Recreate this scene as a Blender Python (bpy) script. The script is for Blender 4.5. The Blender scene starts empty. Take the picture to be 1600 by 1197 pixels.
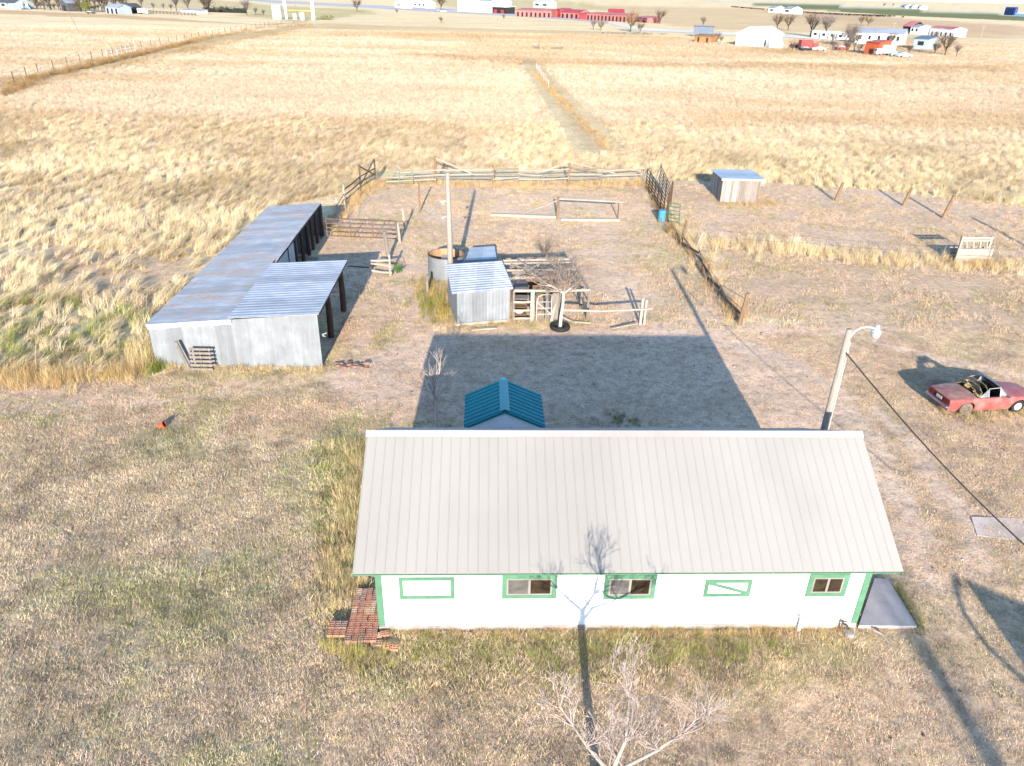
import bpy, math, random
import numpy as np
from mathutils import Vector, Matrix

R_ = math.radians
PI = math.pi
C = bpy.context.scene.collection
scene = bpy.context.scene
random.seed(7)

# ------------------------------------------------------------------ camera
CAM_H, FPX, PITCH, ROLL = 15.5, 1158.1, 0.4857, 0.0209
fw = Vector((0, math.cos(PITCH), -math.sin(PITCH)))
_rt = Vector((1, 0, 0)); _up = _rt.cross(fw)
cR = _rt * math.cos(ROLL) + _up * math.sin(ROLL)
cU = -_rt * math.sin(ROLL) + _up * math.cos(ROLL)
cam_d = bpy.data.cameras.new("Camera"); cam = bpy.data.objects.new("Camera", cam_d); C.objects.link(cam)
m = Matrix.Identity(4)
for i in range(3):
    m[i][0] = cR[i]; m[i][1] = cU[i]; m[i][2] = -fw[i]
m[2][3] = CAM_H
cam.matrix_world = m
cam_d.sensor_fit = 'HORIZONTAL'; cam_d.sensor_width = 36.0; cam_d.lens = 36.0 * FPX / 1600.0
cam_d.clip_start = 0.3; cam_d.clip_end = 30000
scene.camera = cam

# ------------------------------------------------------------------ sky, sun, exposure
SUN_EL = R_(15.15)
w = bpy.data.worlds.new("World"); scene.world = w; w.use_nodes = True
nt = w.node_tree; bg = nt.nodes['Background']
sky = nt.nodes.new('ShaderNodeTexSky'); sky.sky_type = 'NISHITA'; sky.sun_disc = False
sky.sun_elevation = SUN_EL; sky.sun_rotation = R_(180); sky.altitude = 1500; sky.dust_density = 0.5; sky.ozone_density = 3.2
nt.links.new(sky.outputs[0], bg.inputs[0]); bg.inputs[1].default_value = 0.15
sl = bpy.data.lights.new("Sun", 'SUN'); sl.energy = 4.0; sl.angle = R_(0.5); sl.color = (1.0, 0.905, 0.785)
so = bpy.data.objects.new("Sun", sl); C.objects.link(so); so.rotation_euler = (PI / 2 - SUN_EL, 0, 0); so.location = (0, -30, 40)
scene.view_settings.view_transform = 'Standard'; scene.view_settings.look = 'None'
scene.view_settings.exposure = 1.92; scene.view_settings.gamma = 1

# ------------------------------------------------------------------ survey helpers
def ray(px, py): return fw + cR * ((px - 800) / FPX) - cU * ((py - 598.5) / FPX)
def at(px, py, z=0.0):                       # survey point: where the sight line meets height z
    d = ray(px, py); t = (z - CAM_H) / d.z
    return Vector((0, 0, CAM_H)) + d * t
def hgt(b, py):                              # height over ground point b that shows at image row py
    lo, hi = 0.0, 60.0
    for _ in range(50):
        mm = (lo + hi) / 2; P = Vector((b[0], b[1], mm - CAM_H)); y = 598.5 - FPX * P.dot(cU) / P.dot(fw)
        if y > py: lo = mm
        else: hi = mm
    return lo
def V(*a): return Vector(a)

# ------------------------------------------------------------------ numpy value noise
def _hash(ix, iy, s):
    h = (ix.astype(np.int64) * 374761393 + iy.astype(np.int64) * 668265263 + s * 982451653) & 0xffffffff
    h = ((h ^ (h >> 13)) * 1274126177) & 0xffffffff
    return ((h ^ (h >> 16)) & 0xffff) / 65535.0
def vn(x, y, sc, s=0):
    x = np.asarray(x, float) / sc; y = np.asarray(y, float) / sc
    ix = np.floor(x); iy = np.floor(y); fx = x - ix; fy = y - iy
    fx = fx * fx * (3 - 2 * fx); fy = fy * fy * (3 - 2 * fy)
    a = _hash(ix, iy, s); b = _hash(ix + 1, iy, s); c = _hash(ix, iy + 1, s); d = _hash(ix + 1, iy + 1, s)
    return (a * (1 - fx) + b * fx) * (1 - fy) + (c * (1 - fx) + d * fx) * fy
def fbm(x, y, sc, s=0, o=4):
    r = 0; a = 0.5; t = 0
    for k in range(o):
        r = r + a * vn(x, y, sc, s + k * 17); t += a; a *= 0.55; sc *= 0.5
    return r / t
def inpoly(x, y, poly):
    r = np.zeros(x.shape, bool); n = len(poly)
    for i in range(n):
        x1, y1 = poly[i]; x2, y2 = poly[(i + 1) % n]
        if y1 == y2: continue
        c = ((y1 > y) != (y2 > y)) & (x < (x2 - x1) * (y - y1) / (y2 - y1) + x1)
        r ^= c
    return r

# ------------------------------------------------------------------ mesh builder
class MB:
    def __init__(s): s.v = []; s.f = []
    def add(s, vs, fs):
        o = len(s.v); s.v += [Vector(q) for q in vs]; s.f += [tuple(o + i for i in f) for f in fs]; return s
    def box(s, c, size, rz=0.0, tilt=None):
        x, y, z = [q / 2 for q in size]; M = Matrix.Rotation(rz, 3, 'Z')
        if tilt: M = M @ Matrix.Rotation(tilt[0], 3, 'X') @ Matrix.Rotation(tilt[1], 3, 'Y')
        vs = [Vector(c) + M @ Vector((a * x, b * y, d * z)) for d in (-1, 1) for b in (-1, 1) for a in (-1, 1)]
        return s.add(vs, [(0, 2, 3, 1), (4, 5, 7, 6), (0, 1, 5, 4), (2, 6, 7, 3), (0, 4, 6, 2), (1, 3, 7, 5)])
    def beam(s, p, q, w_, h=None):
        p = Vector(p); q = Vector(q); h = h or w_; d = (q - p).normalized()
        u = d.cross(V(0, 0, 1)); u = V(1, 0, 0) if u.length < 1e-3 else u.normalized(); v = u.cross(d).normalized()
        vs = []
        for e in (p, q):
            for a, b in ((-1, -1), (1, -1), (1, 1), (-1, 1)): vs.append(e + u * a * w_ / 2 + v * b * h / 2)
        return s.add(vs, [(0, 1, 2, 3), (7, 6, 5, 4), (0, 4, 5, 1), (1, 5, 6, 2), (2, 6, 7, 3), (3, 7, 4, 0)])
    def tube(s, pts, rad, n=6, cap=True):
        pts = [Vector(p) for p in pts]
        if not hasattr(rad, '__len__'): rad = [rad] * len(pts)
        o = len(s.v); u = None
        for i, p in enumerate(pts):
            d = (pts[min(i + 1, len(pts) - 1)] - pts[max(i - 1, 0)]).normalized()
            if u is None:
                u = d.cross(V(0.31, 0.2, 0.93)); u = d.cross(V(1, 0, 0)) if u.length < 1e-3 else u
            u = (u - d * u.dot(d)); u = u.normalized() if u.length > 1e-5 else d.orthogonal().normalized(); v = d.cross(u)
            for k in range(n):
                a = 2 * PI * k / n; s.v.append(p + (u * math.cos(a) + v * math.sin(a)) * rad[i])
        for i in range(len(pts) - 1):
            for k in range(n):
                a = o + i * n + k; b = o + i * n + (k + 1) % n; s.f.append((a, b, b + n, a + n))
        if cap:
            s.f.append(tuple(o + k for k in range(n))[::-1]); e = o + (len(pts) - 1) * n; s.f.append(tuple(e + k for k in range(n)))
        return s
    def lathe(s, c, prof, n=24, a0=0, a1=2 * PI, axis='z', rot=None):
        o = len(s.v); full = abs(a1 - a0 - 2 * PI) < 1e-6; m_ = n if full else n + 1
        for r, z in prof:
            for k in range(m_):
                a = a0 + (a1 - a0) * k / n
                q = V(r * math.cos(a), r * math.sin(a), z)
                if axis == 'y': q = V(q.x, q.z, q.y)
                if rot is not None: q = rot @ q
                s.v.append(Vector(c) + q)
        for i in range(len(prof) - 1):
            for k in range(n):
                a = o + i * m_ + k; b = o + i * m_ + (k + 1) % m_; s.f.append((a, b, b + m_, a + m_))
        return s
    def slab(s, cs, t, down=None):
        cs = [Vector(c) for c in cs]; d = down or V(0, 0, -1); n = len(cs)
        vs = cs + [c + d * t for c in cs]
        fs = [tuple(range(n)), tuple(range(2 * n - 1, n - 1, -1))] + [(i, i + n, (i + 1) % n + n, (i + 1) % n) for i in range(n)]
        return s.add(vs, fs)
    def ribs(s, p00, p10, p11, p01, n, prof, t=0.02):
        # sheet whose ribs run from the p00-p10 edge to the p01-p11 edge
        p00, p10, p11, p01 = map(Vector, (p00, p10, p11, p01)); nrm = (p10 - p00).cross(p01 - p00).normalized()
        us = []
        for i in range(n):
            for u, h in prof: us.append(((i + u) / n, h))
        us.append((1.0, prof[0][1])); o = len(s.v); k = len(us)
        for base in (0, -t):
            for a, b in ((p00, p10), (p01, p11)):
                for u, h in us: s.v.append(a.lerp(b, u) + nrm * (h + base))
        for i in range(k - 1):
            s.f.append((o + i, o + i + 1, o + k + i + 1, o + k + i))
            s.f.append((o + 2 * k + i, o + 3 * k + i, o + 3 * k + i + 1, o + 2 * k + i + 1))
            s.f.append((o + i, o + 2 * k + i, o + 2 * k + i + 1, o + i + 1))
            s.f.append((o + k + i, o + k + i + 1, o + 3 * k + i + 1, o + 3 * k + i))
        s.f.append((o, o + k, o + 3 * k, o + 2 * k)); e = k - 1
        s.f.append((o + e, o + 2 * k + e, o + 3 * k + e, o + k + e))
        return s
    def build(s, name, mat, parent=None, local=False, label=None, smooth=False):
        me = bpy.data.meshes.new(name)
        off = Vector((0, 0, 0)) if (local or parent is None) else WL(parent)
        me.from_pydata([tuple(q - off) for q in s.v], [], s.f); me.materials.append(mat); me.update()
        if smooth: me.polygons.foreach_set('use_smooth', [True] * len(me.polygons))
        ob = bpy.data.objects.new(name, me); C.objects.link(ob)
        if parent: ob.parent = parent
        if label: ob['label'] = label
        return ob

def WL(o):
    l = Vector(o.location)
    while o.parent: o = o.parent; l = l + o.location
    return l
def tag(o, label, cat, group=None):
    o['label'] = label; o['category'] = cat
    if group: o['group'] = group
    return o
def T(name, label, cat, loc, group=None, rz=0.0):
    o = bpy.data.objects.new(name, None); C.objects.link(o); o.location = Vector(loc); o.rotation_euler = (0, 0, rz); o.empty_display_size = 0.2
    return tag(o, label, cat, group)
def solo(name, mb, mat, loc, label, cat, group=None, smooth=False):      # a thing that is one mesh
    loc = Vector(loc); mb.v = [q - loc for q in mb.v]; o = mb.build(name, mat, None, True, smooth=smooth); o.location = loc
    return tag(o, label, cat, group)
def dup(root, loc, rz=None, label=None, group=None, scale=None):
    r = root.copy(); C.objects.link(r); r.location = Vector(loc)
    if rz is not None: r.rotation_euler = (0, 0, rz)
    if label: r['label'] = label
    if group: r['group'] = group
    if scale is not None: r.scale = (scale,) * 3 if not hasattr(scale, '__len__') else scale
    for ch in list(root.children):
        c = ch.copy(); C.objects.link(c); c.parent = r
        for g in list(ch.children):
            d = g.copy(); C.objects.link(d); d.parent = c
    return r
def struct(name, mb, mat):
    o = mb.build(name, mat); o['kind'] = 'structure'; return o

# ------------------------------------------------------------------ materials
def new_mat(name):
    mt = bpy.data.materials.new(name); mt.use_nodes = True; n = mt.node_tree; b = n.nodes['Principled BSDF']; return mt, n, b
def nd(n, t, **k):
    x = n.nodes.new(t)
    for a, v in k.items(): setattr(x, a, v)
    return x
def ramp(n, fac, stops):
    r = nd(n, 'ShaderNodeValToRGB'); e = r.color_ramp.elements
    while len(e) < len(stops): e.new(0.5)
    for i, (p, c) in enumerate(stops): e[i].position = p; e[i].color = (*c, 1) if len(c) == 3 else c
    n.links.new(fac, r.inputs[0]); return r.outputs[0]
def noise(n, sc, det=5, stretch=(1, 1, 1), rough=0.6, coord='Object'):
    tc = nd(n, 'ShaderNodeTexCoord'); mp = nd(n, 'ShaderNodeMapping'); mp.inputs['Scale'].default_value = stretch
    n.links.new(tc.outputs[coord], mp.inputs[0]); x = nd(n, 'ShaderNodeTexNoise'); x.inputs['Scale'].default_value = sc
    x.inputs['Detail'].default_value = det; x.inputs['Roughness'].default_value = rough
    n.links.new(mp.outputs[0], x.inputs['Vector']); return x.outputs[0]
def mix(n, fac, a, b, mode='MIX'):
    x = nd(n, 'ShaderNodeMix', data_type='RGBA', blend_type=mode)
    for s_, q in ((0, fac), (6, a), (7, b)):
        if hasattr(q, 'is_output') or hasattr(q, 'links'): n.links.new(q, x.inputs[s_])
        elif hasattr(q, '__len__'): x.inputs[s_].default_value = (*q, 1) if len(q) == 3 else q
        else: x.inputs[s_].default_value = q
    return x.outputs[2]
def bump(n, b, h, st, dist=0.02):
    x = nd(n, 'ShaderNodeBump'); x.inputs['Strength'].default_value = st; x.inputs['Distance'].default_value = dist
    n.links.new(h, x.inputs['Height']); n.links.new(x.outputs[0], b.inputs['Normal'])
def M(name, col, var=0.25, sc=3.0, stretch=(1, 1, 1), rough=0.7, metal=0.0, bmp=0.0, dark=None, light=None, spec=0.3, k=0.6):
    mt, n, b = new_mat(name); col = tuple(c * k for c in col); dark = dark and tuple(c * k for c in dark); light = light and tuple(c * k for c in light)
    lo = dark or tuple(c * (1 - var) for c in col); hi = light or tuple(min(1, c * (1 + var)) for c in col)
    f = noise(n, sc, 6, stretch); c1 = ramp(n, f, [(0.3, lo), (0.5, col), (0.7, hi)])
    f2 = noise(n, sc * 0.17, 3, stretch); c2 = ramp(n, f2, [(0.35, (0.86,) * 3), (0.65, (1.08,) * 3)])
    n.links.new(mix(n, 1.0, c1, c2, 'MULTIPLY'), b.inputs['Base Color'])
    b.inputs['Roughness'].default_value = rough; b.inputs['Metallic'].default_value = metal; b.inputs['Specular IOR Level'].default_value = spec
    if bmp: bump(n, b, f, bmp)
    return mt
def galv(name, col, rust=0.0, rough=0.5, metal=0.5, panel=0.8, axis=0, k=0.56):
    mt, n, b = new_mat(name); col = tuple(c * k for c in col)
    f = noise(n, 1.3, 6, (1, 1, 1), 0.65); c = ramp(n, f, [(0.3, tuple(q * 0.8 for q in col)), (0.55, col), (0.75, tuple(min(1, q * 1.22) for q in col))])
    # sheet to sheet differences
    tc = nd(n, 'ShaderNodeTexCoord'); sp = nd(n, 'ShaderNodeSeparateXYZ'); n.links.new(tc.outputs['Object'], sp.inputs[0])
    dv = nd(n, 'ShaderNodeMath', operation='MULTIPLY'); dv.inputs[1].default_value = 1 / panel; n.links.new(sp.outputs[axis], dv.inputs[0])
    fl = nd(n, 'ShaderNodeMath', operation='FLOOR'); n.links.new(dv.outputs[0], fl.inputs[0])
    wn = nd(n, 'ShaderNodeTexWhiteNoise', noise_dimensions='1D'); n.links.new(fl.outputs[0], wn.inputs['W'])
    c = mix(n, 1.0, c, ramp(n, wn.outputs[0], [(0, (0.82,) * 3), (1, (1.14,) * 3)]), 'MULTIPLY')
    st = noise(n, 2.2, 5, (2.5, 2.5, 0.25) if axis == 0 else (0.35, 2.2, 1), 0.7)
    c = mix(n, 1.0, c, ramp(n, st, [(0.35, (0.86,) * 3), (0.62, (1.04,) * 3), (0.72, (1.2,) * 3)]), 'MULTIPLY')
    if rust:
        rf = noise(n, 0.9, 8, (0.35, 1.6, 1), 0.75); rm = ramp(n, rf, [(0.62 - rust, (0, 0, 0)), (0.72 - rust * 0.6, (0.85,) * 3)])
        rc = ramp(n, noise(n, 6, 4), [(0.3, (0.24, 0.135, 0.075)), (0.7, (0.40, 0.27, 0.18))])
        c = mix(n, rm, c, rc)
    n.links.new(c, b.inputs['Base Color']); b.inputs['Roughness'].default_value = rough; b.inputs['Metallic'].default_value = metal
    bump(n, b, f, 0.15, 0.01)
    return mt

m_siding, n, b = new_mat('white lap siding')
tc = nd(n, 'ShaderNodeTexCoord'); wv = nd(n, 'ShaderNodeTexWave', wave_type='BANDS', bands_direction='Z', wave_profile='SAW'); wv.inputs['Scale'].default_value = 1.57
n.links.new(tc.outputs['Object'], wv.inputs['Vector']); bump(n, b, wv.outputs[1], 0.8, 0.03)
n.links.new(ramp(n, noise(n, 1.5, 6, (0.4, 1, 2)), [(0.3, (0.56, 0.555, 0.56)), (0.6, (0.64, 0.635, 0.64))]), b.inputs['Base Color']); b.inputs['Roughness'].default_value = 0.6
m_green = M('green trim paint', (0.056, 0.140, 0.082), 0.15, 5, rough=0.6, k=1)
m_roof = M('beige roof metal', (0.385, 0.36, 0.325), 0.03, 0.7, (1, 0.3, 1), rough=0.6, metal=0.0, spec=0.2)
m_ridge = M('ridge metal', (0.42, 0.40, 0.375), 0.03, 1, rough=0.6, spec=0.2)
m_conc = M('concrete', (0.30, 0.275, 0.26), 0.12, 2.5, rough=0.9, bmp=0.3, k=1)
m_found = M('foundation', (0.42, 0.38, 0.34), 0.15, 4, rough=0.9)
m_vinyl = M('white vinyl frame', (0.30, 0.275, 0.25), 0.05, 4, rough=0.5)
def glass(name, col, rough=0.08):
    mt, n, b = new_mat(name); n.links.new(ramp(n, noise(n, 2.2, 6, (1, 1, 2)), [(0.35, tuple(q * 0.5 for q in col)), (0.65, tuple(q * 1.5 for q in col))]), b.inputs['Base Color'])
    b.inputs['Roughness'].default_value = rough; b.inputs['Specular IOR Level'].default_value = 0.7; return mt
m_glass = glass('dark window glass', (0.022, 0.016, 0.010)); m_screen = glass('insect screen', (0.06, 0.055, 0.052), 0.6)  # brown of the dark glass is reflected grass put into the base colour
m_galv_roof = galv('old galvanised roof', (0.44, 0.455, 0.465), 0.15, 0.65, 0.12, 0.9, 1, 0.66)
m_galv_roof2 = galv('galvanised roof', (0.40, 0.43, 0.465), 0.0, 0.55, 0.2, 1.1, 1, 0.70)
m_galv_wall = galv('galvanised wall', (0.235, 0.252, 0.268), 0.0, 0.7, 0.1, 0.75, 0, 0.66)
m_galv_bright = galv('bright galvanised', (0.46, 0.49, 0.52), 0.0, 0.55, 0.2, 0.9, 0, 0.72)
m_rustpost = M('rusty post', (0.11, 0.055, 0.035), 0.4, 5, (3, 3, 0.5), rough=0.9)
m_rustpipe = M('rusty red pipe', (0.20, 0.115, 0.085), 0.35, 6, rough=0.8)
m_darkpipe = M('dark steel pipe', (0.055, 0.045, 0.04), 0.4, 6, rough=0.7)
m_gpipe = M('green painted pipe', (0.05, 0.16, 0.10), 0.25, 6, rough=0.6)
m_wood = M('weathered grey wood', (0.30, 0.255, 0.21), 0.35, 4, (6, 6, 0.6), rough=0.9, bmp=0.4, k=0.5)
m_woodl = M('pale weathered wood', (0.43, 0.365, 0.30), 0.3, 4, (0.6, 6, 6), rough=0.9, bmp=0.4)
m_woodt = M('tan post wood', (0.36, 0.225, 0.12), 0.4, 4, (5, 5, 0.5), rough=0.9, k=0.42)
m_woodd = M('dark brown wood', (0.12, 0.085, 0.06), 0.4, 4, (4, 4, 0.6), rough=0.9)
m_pole = M('utility pole wood', (0.36, 0.31, 0.26), 0.25, 5, (8, 8, 0.4), rough=0.9)
m_bark = M('pale bark', (0.40, 0.34, 0.285), 0.3, 6, (3, 3, 1), rough=0.95)
m_twig = M('twig bark', (0.46, 0.37, 0.33), 0.3, 3, rough=0.95)
m_fartree = M('far tree bark', (0.10, 0.075, 0.055), 0.3, 0.6, rough=0.95)
m_fartwig = M('far tree twigs', (0.15, 0.105, 0.075), 0.35, 0.35, rough=0.95)
m_fartwig3 = M('far grey twigs', (0.20, 0.16, 0.14), 0.3, 0.35, rough=0.95)
m_fartwig2 = M('far tree buds', (0.20, 0.155, 0.07), 0.3, 0.35, rough=0.95)
m_evergreen = M('yellow green leaves', (0.19, 0.19, 0.05), 0.4, 0.5, rough=0.9)
m_teal = M('teal roof metal', (0.004, 0.165, 0.175), 0.08, 2, rough=0.55, spec=0.2, k=1)
m_tealcap = M('teal ridge cap', (0.01, 0.20, 0.22), 0.08, 2, rough=0.5, k=1)
m_white = M('white paint', (0.78, 0.77, 0.75), 0.05, 2, rough=0.6, k=1.0)
m_offwhite = M('off white paint', (0.58, 0.555, 0.52), 0.1, 2, rough=0.7)
m_brick = M('orange brick', (0.44, 0.205, 0.13), 0.35, 6, rough=0.9, bmp=0.3, k=1.0)
m_brick2 = M('brown brick', (0.32, 0.20, 0.155), 0.35, 6, rough=0.9, bmp=0.3, k=1.0)
m_brick3 = M('tan brick', (0.50, 0.35, 0.235), 0.3, 6, rough=0.9, bmp=0.3, k=1.0)
m_rust = M('orange rust', (0.42, 0.25, 0.13), 0.4, 1.6, (1, 1, 0.4), rough=0.95)
m_blue = M('blue plastic', (0.06, 0.30, 0.46), 0.12, 4, rough=0.5)
m_rubber = M('black rubber', (0.02, 0.02, 0.02), 0.3, 6, rough=0.85)
m_black = M('black paint', (0.015, 0.015, 0.016), 0.3, 4, rough=0.7)
m_chrome = M('dull chrome', (0.42, 0.42, 0.44), 0.2, 4, rough=0.35, metal=0.8)
m_carpaint = M('faded red car paint', (0.40, 0.10, 0.09), 0.1, 2.2, rough=0.55, dark=(0.32, 0.06, 0.06), light=(0.46, 0.19, 0.16))
m_cardeck = M('sun bleached red panel', (0.40, 0.20, 0.15), 0.2, 1.8, rough=0.7, dark=(0.32, 0.08, 0.09), light=(0.50, 0.38, 0.28))
m_carglass = glass('dusty car glass', (0.16, 0.17, 0.17), 0.25)
m_tailred = M('tail lamp red', (0.16, 0.015, 0.012), 0.2, 6, rough=0.3)
m_hub = M('white wheel', (0.66, 0.65, 0.64), 0.12, 6, rough=0.6)
m_hub2 = M('rusty wheel', (0.19, 0.15, 0.11), 0.3, 6, rough=0.8)
m_tan = M('tan torn lining', (0.42, 0.30, 0.12), 0.4, 4, rough=0.9)
m_ltmetal = M('lamp metal', (0.62, 0.63, 0.65), 0.1, 4, rough=0.45, metal=0.3)
m_lens = glass('lamp lens', (0.5, 0.5, 0.48), 0.2)
m_redbarn = M('red barn paint', (0.43, 0.055, 0.062), 0.25, 0.5, rough=0.7)
m_redbarn2 = M('pale red boards', (0.50, 0.17, 0.15), 0.25, 0.4, (1, 1, 0.2), rough=0.8)
m_brownsh = M('brown boards', (0.36, 0.19, 0.075), 0.2, 0.6, rough=0.8)
m_bluegrey = M('blue grey metal', (0.13, 0.17, 0.23), 0.15, 0.5, rough=0.6)
m_dgrey = M('dark grey shingles', (0.08, 0.08, 0.09), 0.2, 0.5, rough=0.8)
m_greyroof = M('light grey roof', (0.34, 0.37, 0.42), 0.1, 0.4, rough=0.7)
m_silo = M('blue silo', (0.02, 0.06, 0.24), 0.15, 0.3, rough=0.5)
m_opening = M('dark opening', (0.025, 0.02, 0.02), 0.2, 1, rough=0.9)
m_yellow = M('yellow pipe paint', (0.55, 0.40, 0.12), 0.1, 1, rough=0.6)
m_paleblue = M('pale blue paint', (0.38, 0.47, 0.50), 0.12, 2, rough=0.6)
m_redmach = M('red machinery paint', (0.40, 0.05, 0.04), 0.25, 1, rough=0.6)
m_orange = M('orange red paint', (0.50, 0.10, 0.035), 0.2, 8, rough=0.6)
m_plaque = M('pale teal plaque', (0.25, 0.48, 0.50), 0.1, 6, rough=0.6)
m_wire = M('black cable', (0.03, 0.026, 0.024), 0.1, 4, rough=0.7)
m_stone = M('pink rubble', (0.30, 0.18, 0.13), 0.35, 4, rough=0.95)
m_leafg = M('green leaves', (0.07, 0.16, 0.02), 0.4, 8, rough=0.8)
m_asphalt = M('asphalt road', (0.33, 0.31, 0.30), 0.12, 0.15, rough=0.95, k=1)
m_cow = M('cattle hides', (0.045, 0.022, 0.016), 0.5, 0.2, rough=0.9)

# ------------------------------------------------------------------ ground, one sheet
def PX(l): return [tuple(at(x, y).xy) for x, y in l]
STRAW = (0.62, 0.495, 0.315); STRAWP = (0.66, 0.54, 0.355); DIRT = (0.52, 0.385, 0.285); TAN = (0.48, 0.355, 0.245); GREY = (0.42, 0.34, 0.23)
GRN = (0.33, 0.295, 0.15); GOLD = (0.47, 0.325, 0.165); BRN = (0.40, 0.27, 0.17); RUT = (0.55, 0.45, 0.28)
# (polygon in world metres, albedo, edge wobble m, opacity)
ZONES = [
  (PX([(-60, 640), (620, 640), (620, 1300), (-500, 1300)]), GREY, 2.0, 1),
  (PX([(540, 560), (2200, 560), (2400, 1500), (400, 1500)]), TAN, 2.0, 1),
  (PX([(540, 930), (1340, 960), (1350, 1070), (560, 1075)]), GRN, 0.7, 0.45),
  (PX([(490, 690), (562, 680), (590, 1010), (500, 1010)]), GRN, 0.6, 0.5),
  (PX([(-200, 600), (500, 580), (620, 640), (560, 668), (-300, 652)]), TAN, 1.2, 1),
  (PX([(1000, 480), (1150, 510), (1700, 450), (2400, 900), (1700, 900), (1190, 690)]), TAN, 1.5, 1),
  (PX([(500, 592), (560, 560), (690, 512), (1010, 512), (1180, 530), (1320, 640), (1330, 690), (640, 680), (560, 640)]), DIRT, 1.0, 1),
  (PX([(520, 340), (585, 280), (1005, 282), (1050, 350), (1150, 500), (1000, 520), (700, 520), (520, 570), (500, 400)]), DIRT, 0.8, 0.85),
  (PX([(1040, 285), (1300, 288), (1700, 325), (2000, 420), (1600, 405), (1180, 385), (1080, 372)]), DIRT, 1.2, 0.9),
  (PX([(1090, 380), (1600, 405), (2000, 440), (1900, 500), (1160, 500)]), TAN, 0.9, 1),
  (PX([(620, 430), (690, 470), (715, 520), (660, 510)]), GRN, 0.6, 0.6),
  (PX([(1010, 330), (1060, 360), (1130, 470), (1060, 480)]), GRN, 1.0, 0.4),
  (PX([(830, 290), (990, 292), (1000, 300), (830, 300)]), GRN, 0.6, 0.4),
  (PX([(-200, 470), (100, 470), (250, 500), (240, 575), (-200, 580)]), GRN, 1.6, 0.55),
  (PX([(-200, 560), (240, 572), (240, 592), (-200, 600)]), GOLD, 0.5, 0.5),
  (PX([(60, 380), (230, 400), (300, 420), (230, 470), (90, 450)]), TAN, 1.2, 0.8),
  (PX([(240, 690), (420, 690), (480, 790), (260, 770)]), GRN, 2.0, 0.25),
  (PX([(812, 95), (838, 95), (985, 240), (900, 245)]), (0.44, 0.34, 0.21), 1.2, 0.8),
  (PX([(815, 97), (826, 97), (925, 245), (898, 245)]), RUT, 0.4, 0.9),
  (PX([(838, 97), (846, 97), (988, 240), (960, 240)]), RUT, 0.4, 0.9),
  (PX([(1040, 255), (1600, 275), (1600, 320), (1300, 288), (1040, 285)]), (0.43, 0.36, 0.20), 1.2, 0.6),
  # middle and far fields
  (PX([(-50, 150), (60, 115), (300, 62), (480, 38), (495, 43), (300, 80), (60, 135), (-50, 165)]), (0.43, 0.32, 0.17), 2.5, 0.8),
  (PX([(490, 36), (800, 46), (1000, 51), (1100, 66), (1330, 86), (1600, 88), (1600, 100), (1000, 86), (700, 66), (420, 50)]), (0.50, 0.38, 0.22), 7, 0.7),
  (PX([(640, 82), (1000, 96), (1600, 106), (1600, 112), (900, 104), (640, 88)]), (0.43, 0.30, 0.16), 5, 0.6),
  (PX([(-40, 14), (180, 23), (400, 38), (470, 34), (430, 40), (180, 29), (-40, 20)]), (0.42, 0.28, 0.15), 4, 0.7),
  (PX([(380, 6), (580, 16), (590, 22), (480, 34), (380, 28)]), (0.40, 0.36, 0.19), 8, 0.7),
  (PX([(600, 19), (960, 37), (1100, 60), (1000, 49), (800, 44), (490, 33)]), (0.64, 0.53, 0.34), 5, 1),
  (PX([(900, 8), (1180, 12), (1600, 46), (1600, 62), (1440, 60), (1060, 42), (1000, 30)]), (0.55, 0.42, 0.26), 10, 1),
  (PX([(1180, 14), (1400, 28), (1600, 40), (1600, 60), (1440, 46), (1250, 30)]), (0.50, 0.36, 0.24), 12, 0.8),
  (PX([(1010, 42), (1600, 62), (1600, 82), (1460, 80), (1130, 60)]), (0.62, 0.51, 0.33), 6, 1),
  (PX([(1230, 58), (1460, 56), (1500, 76), (1440, 86), (1230, 76)]), (0.46, 0.37, 0.24), 5, 0.7),
  (PX([(600, -6), (860, -3), (960, 14), (800, 18), (640, 6)]), (0.44, 0.38, 0.22), 20, 0.7),
  (PX([(-100, -12), (300, -2), (420, 6), (380, 17), (-100, 4)]), (0.45, 0.38, 0.23), 12, 0.7),
  (PX([(1180, 5), (1300, 8), (1450, 16), (1620, 27), (1620, 34), (1400, 24), (1250, 15), (1180, 10)]), (0.17, 0.19, 0.10), 8, 1),
  (PX([(1100, 1.5), (1300, 5), (1620, 22), (1620, 27), (1300, 9), (1100, 4)]), (0.56, 0.52, 0.40), 10, 1),
]
PATHS = [([(-60, 622), (150, 612), (330, 602), (480, 592), (560, 570), (620, 540), (660, 500), (640, 440), (655, 400)], 0.55), ([(-60, 640), (150, 628), (340, 616), (500, 606), (590, 590), (660, 556)], 0.45),
  ([(560, 570), (680, 530), (850, 522), (1000, 522), (1120, 530), (1230, 560), (1320, 620)], 0.5), ([(1000, 522), (1180, 512), (1330, 520), (1460, 560), (1620, 590)], 0.45), ([(1320, 640), (1380, 720), (1420, 820), (1440, 900)], 0.5), ([(1370, 640), (1440, 720), (1500, 800), (1540, 900)], 0.4), ([(540, 560), (590, 500), (640, 440)], 0.6)]
PATHS = [(np.array(PX(p)), w_) for p, w_ in PATHS]
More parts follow.
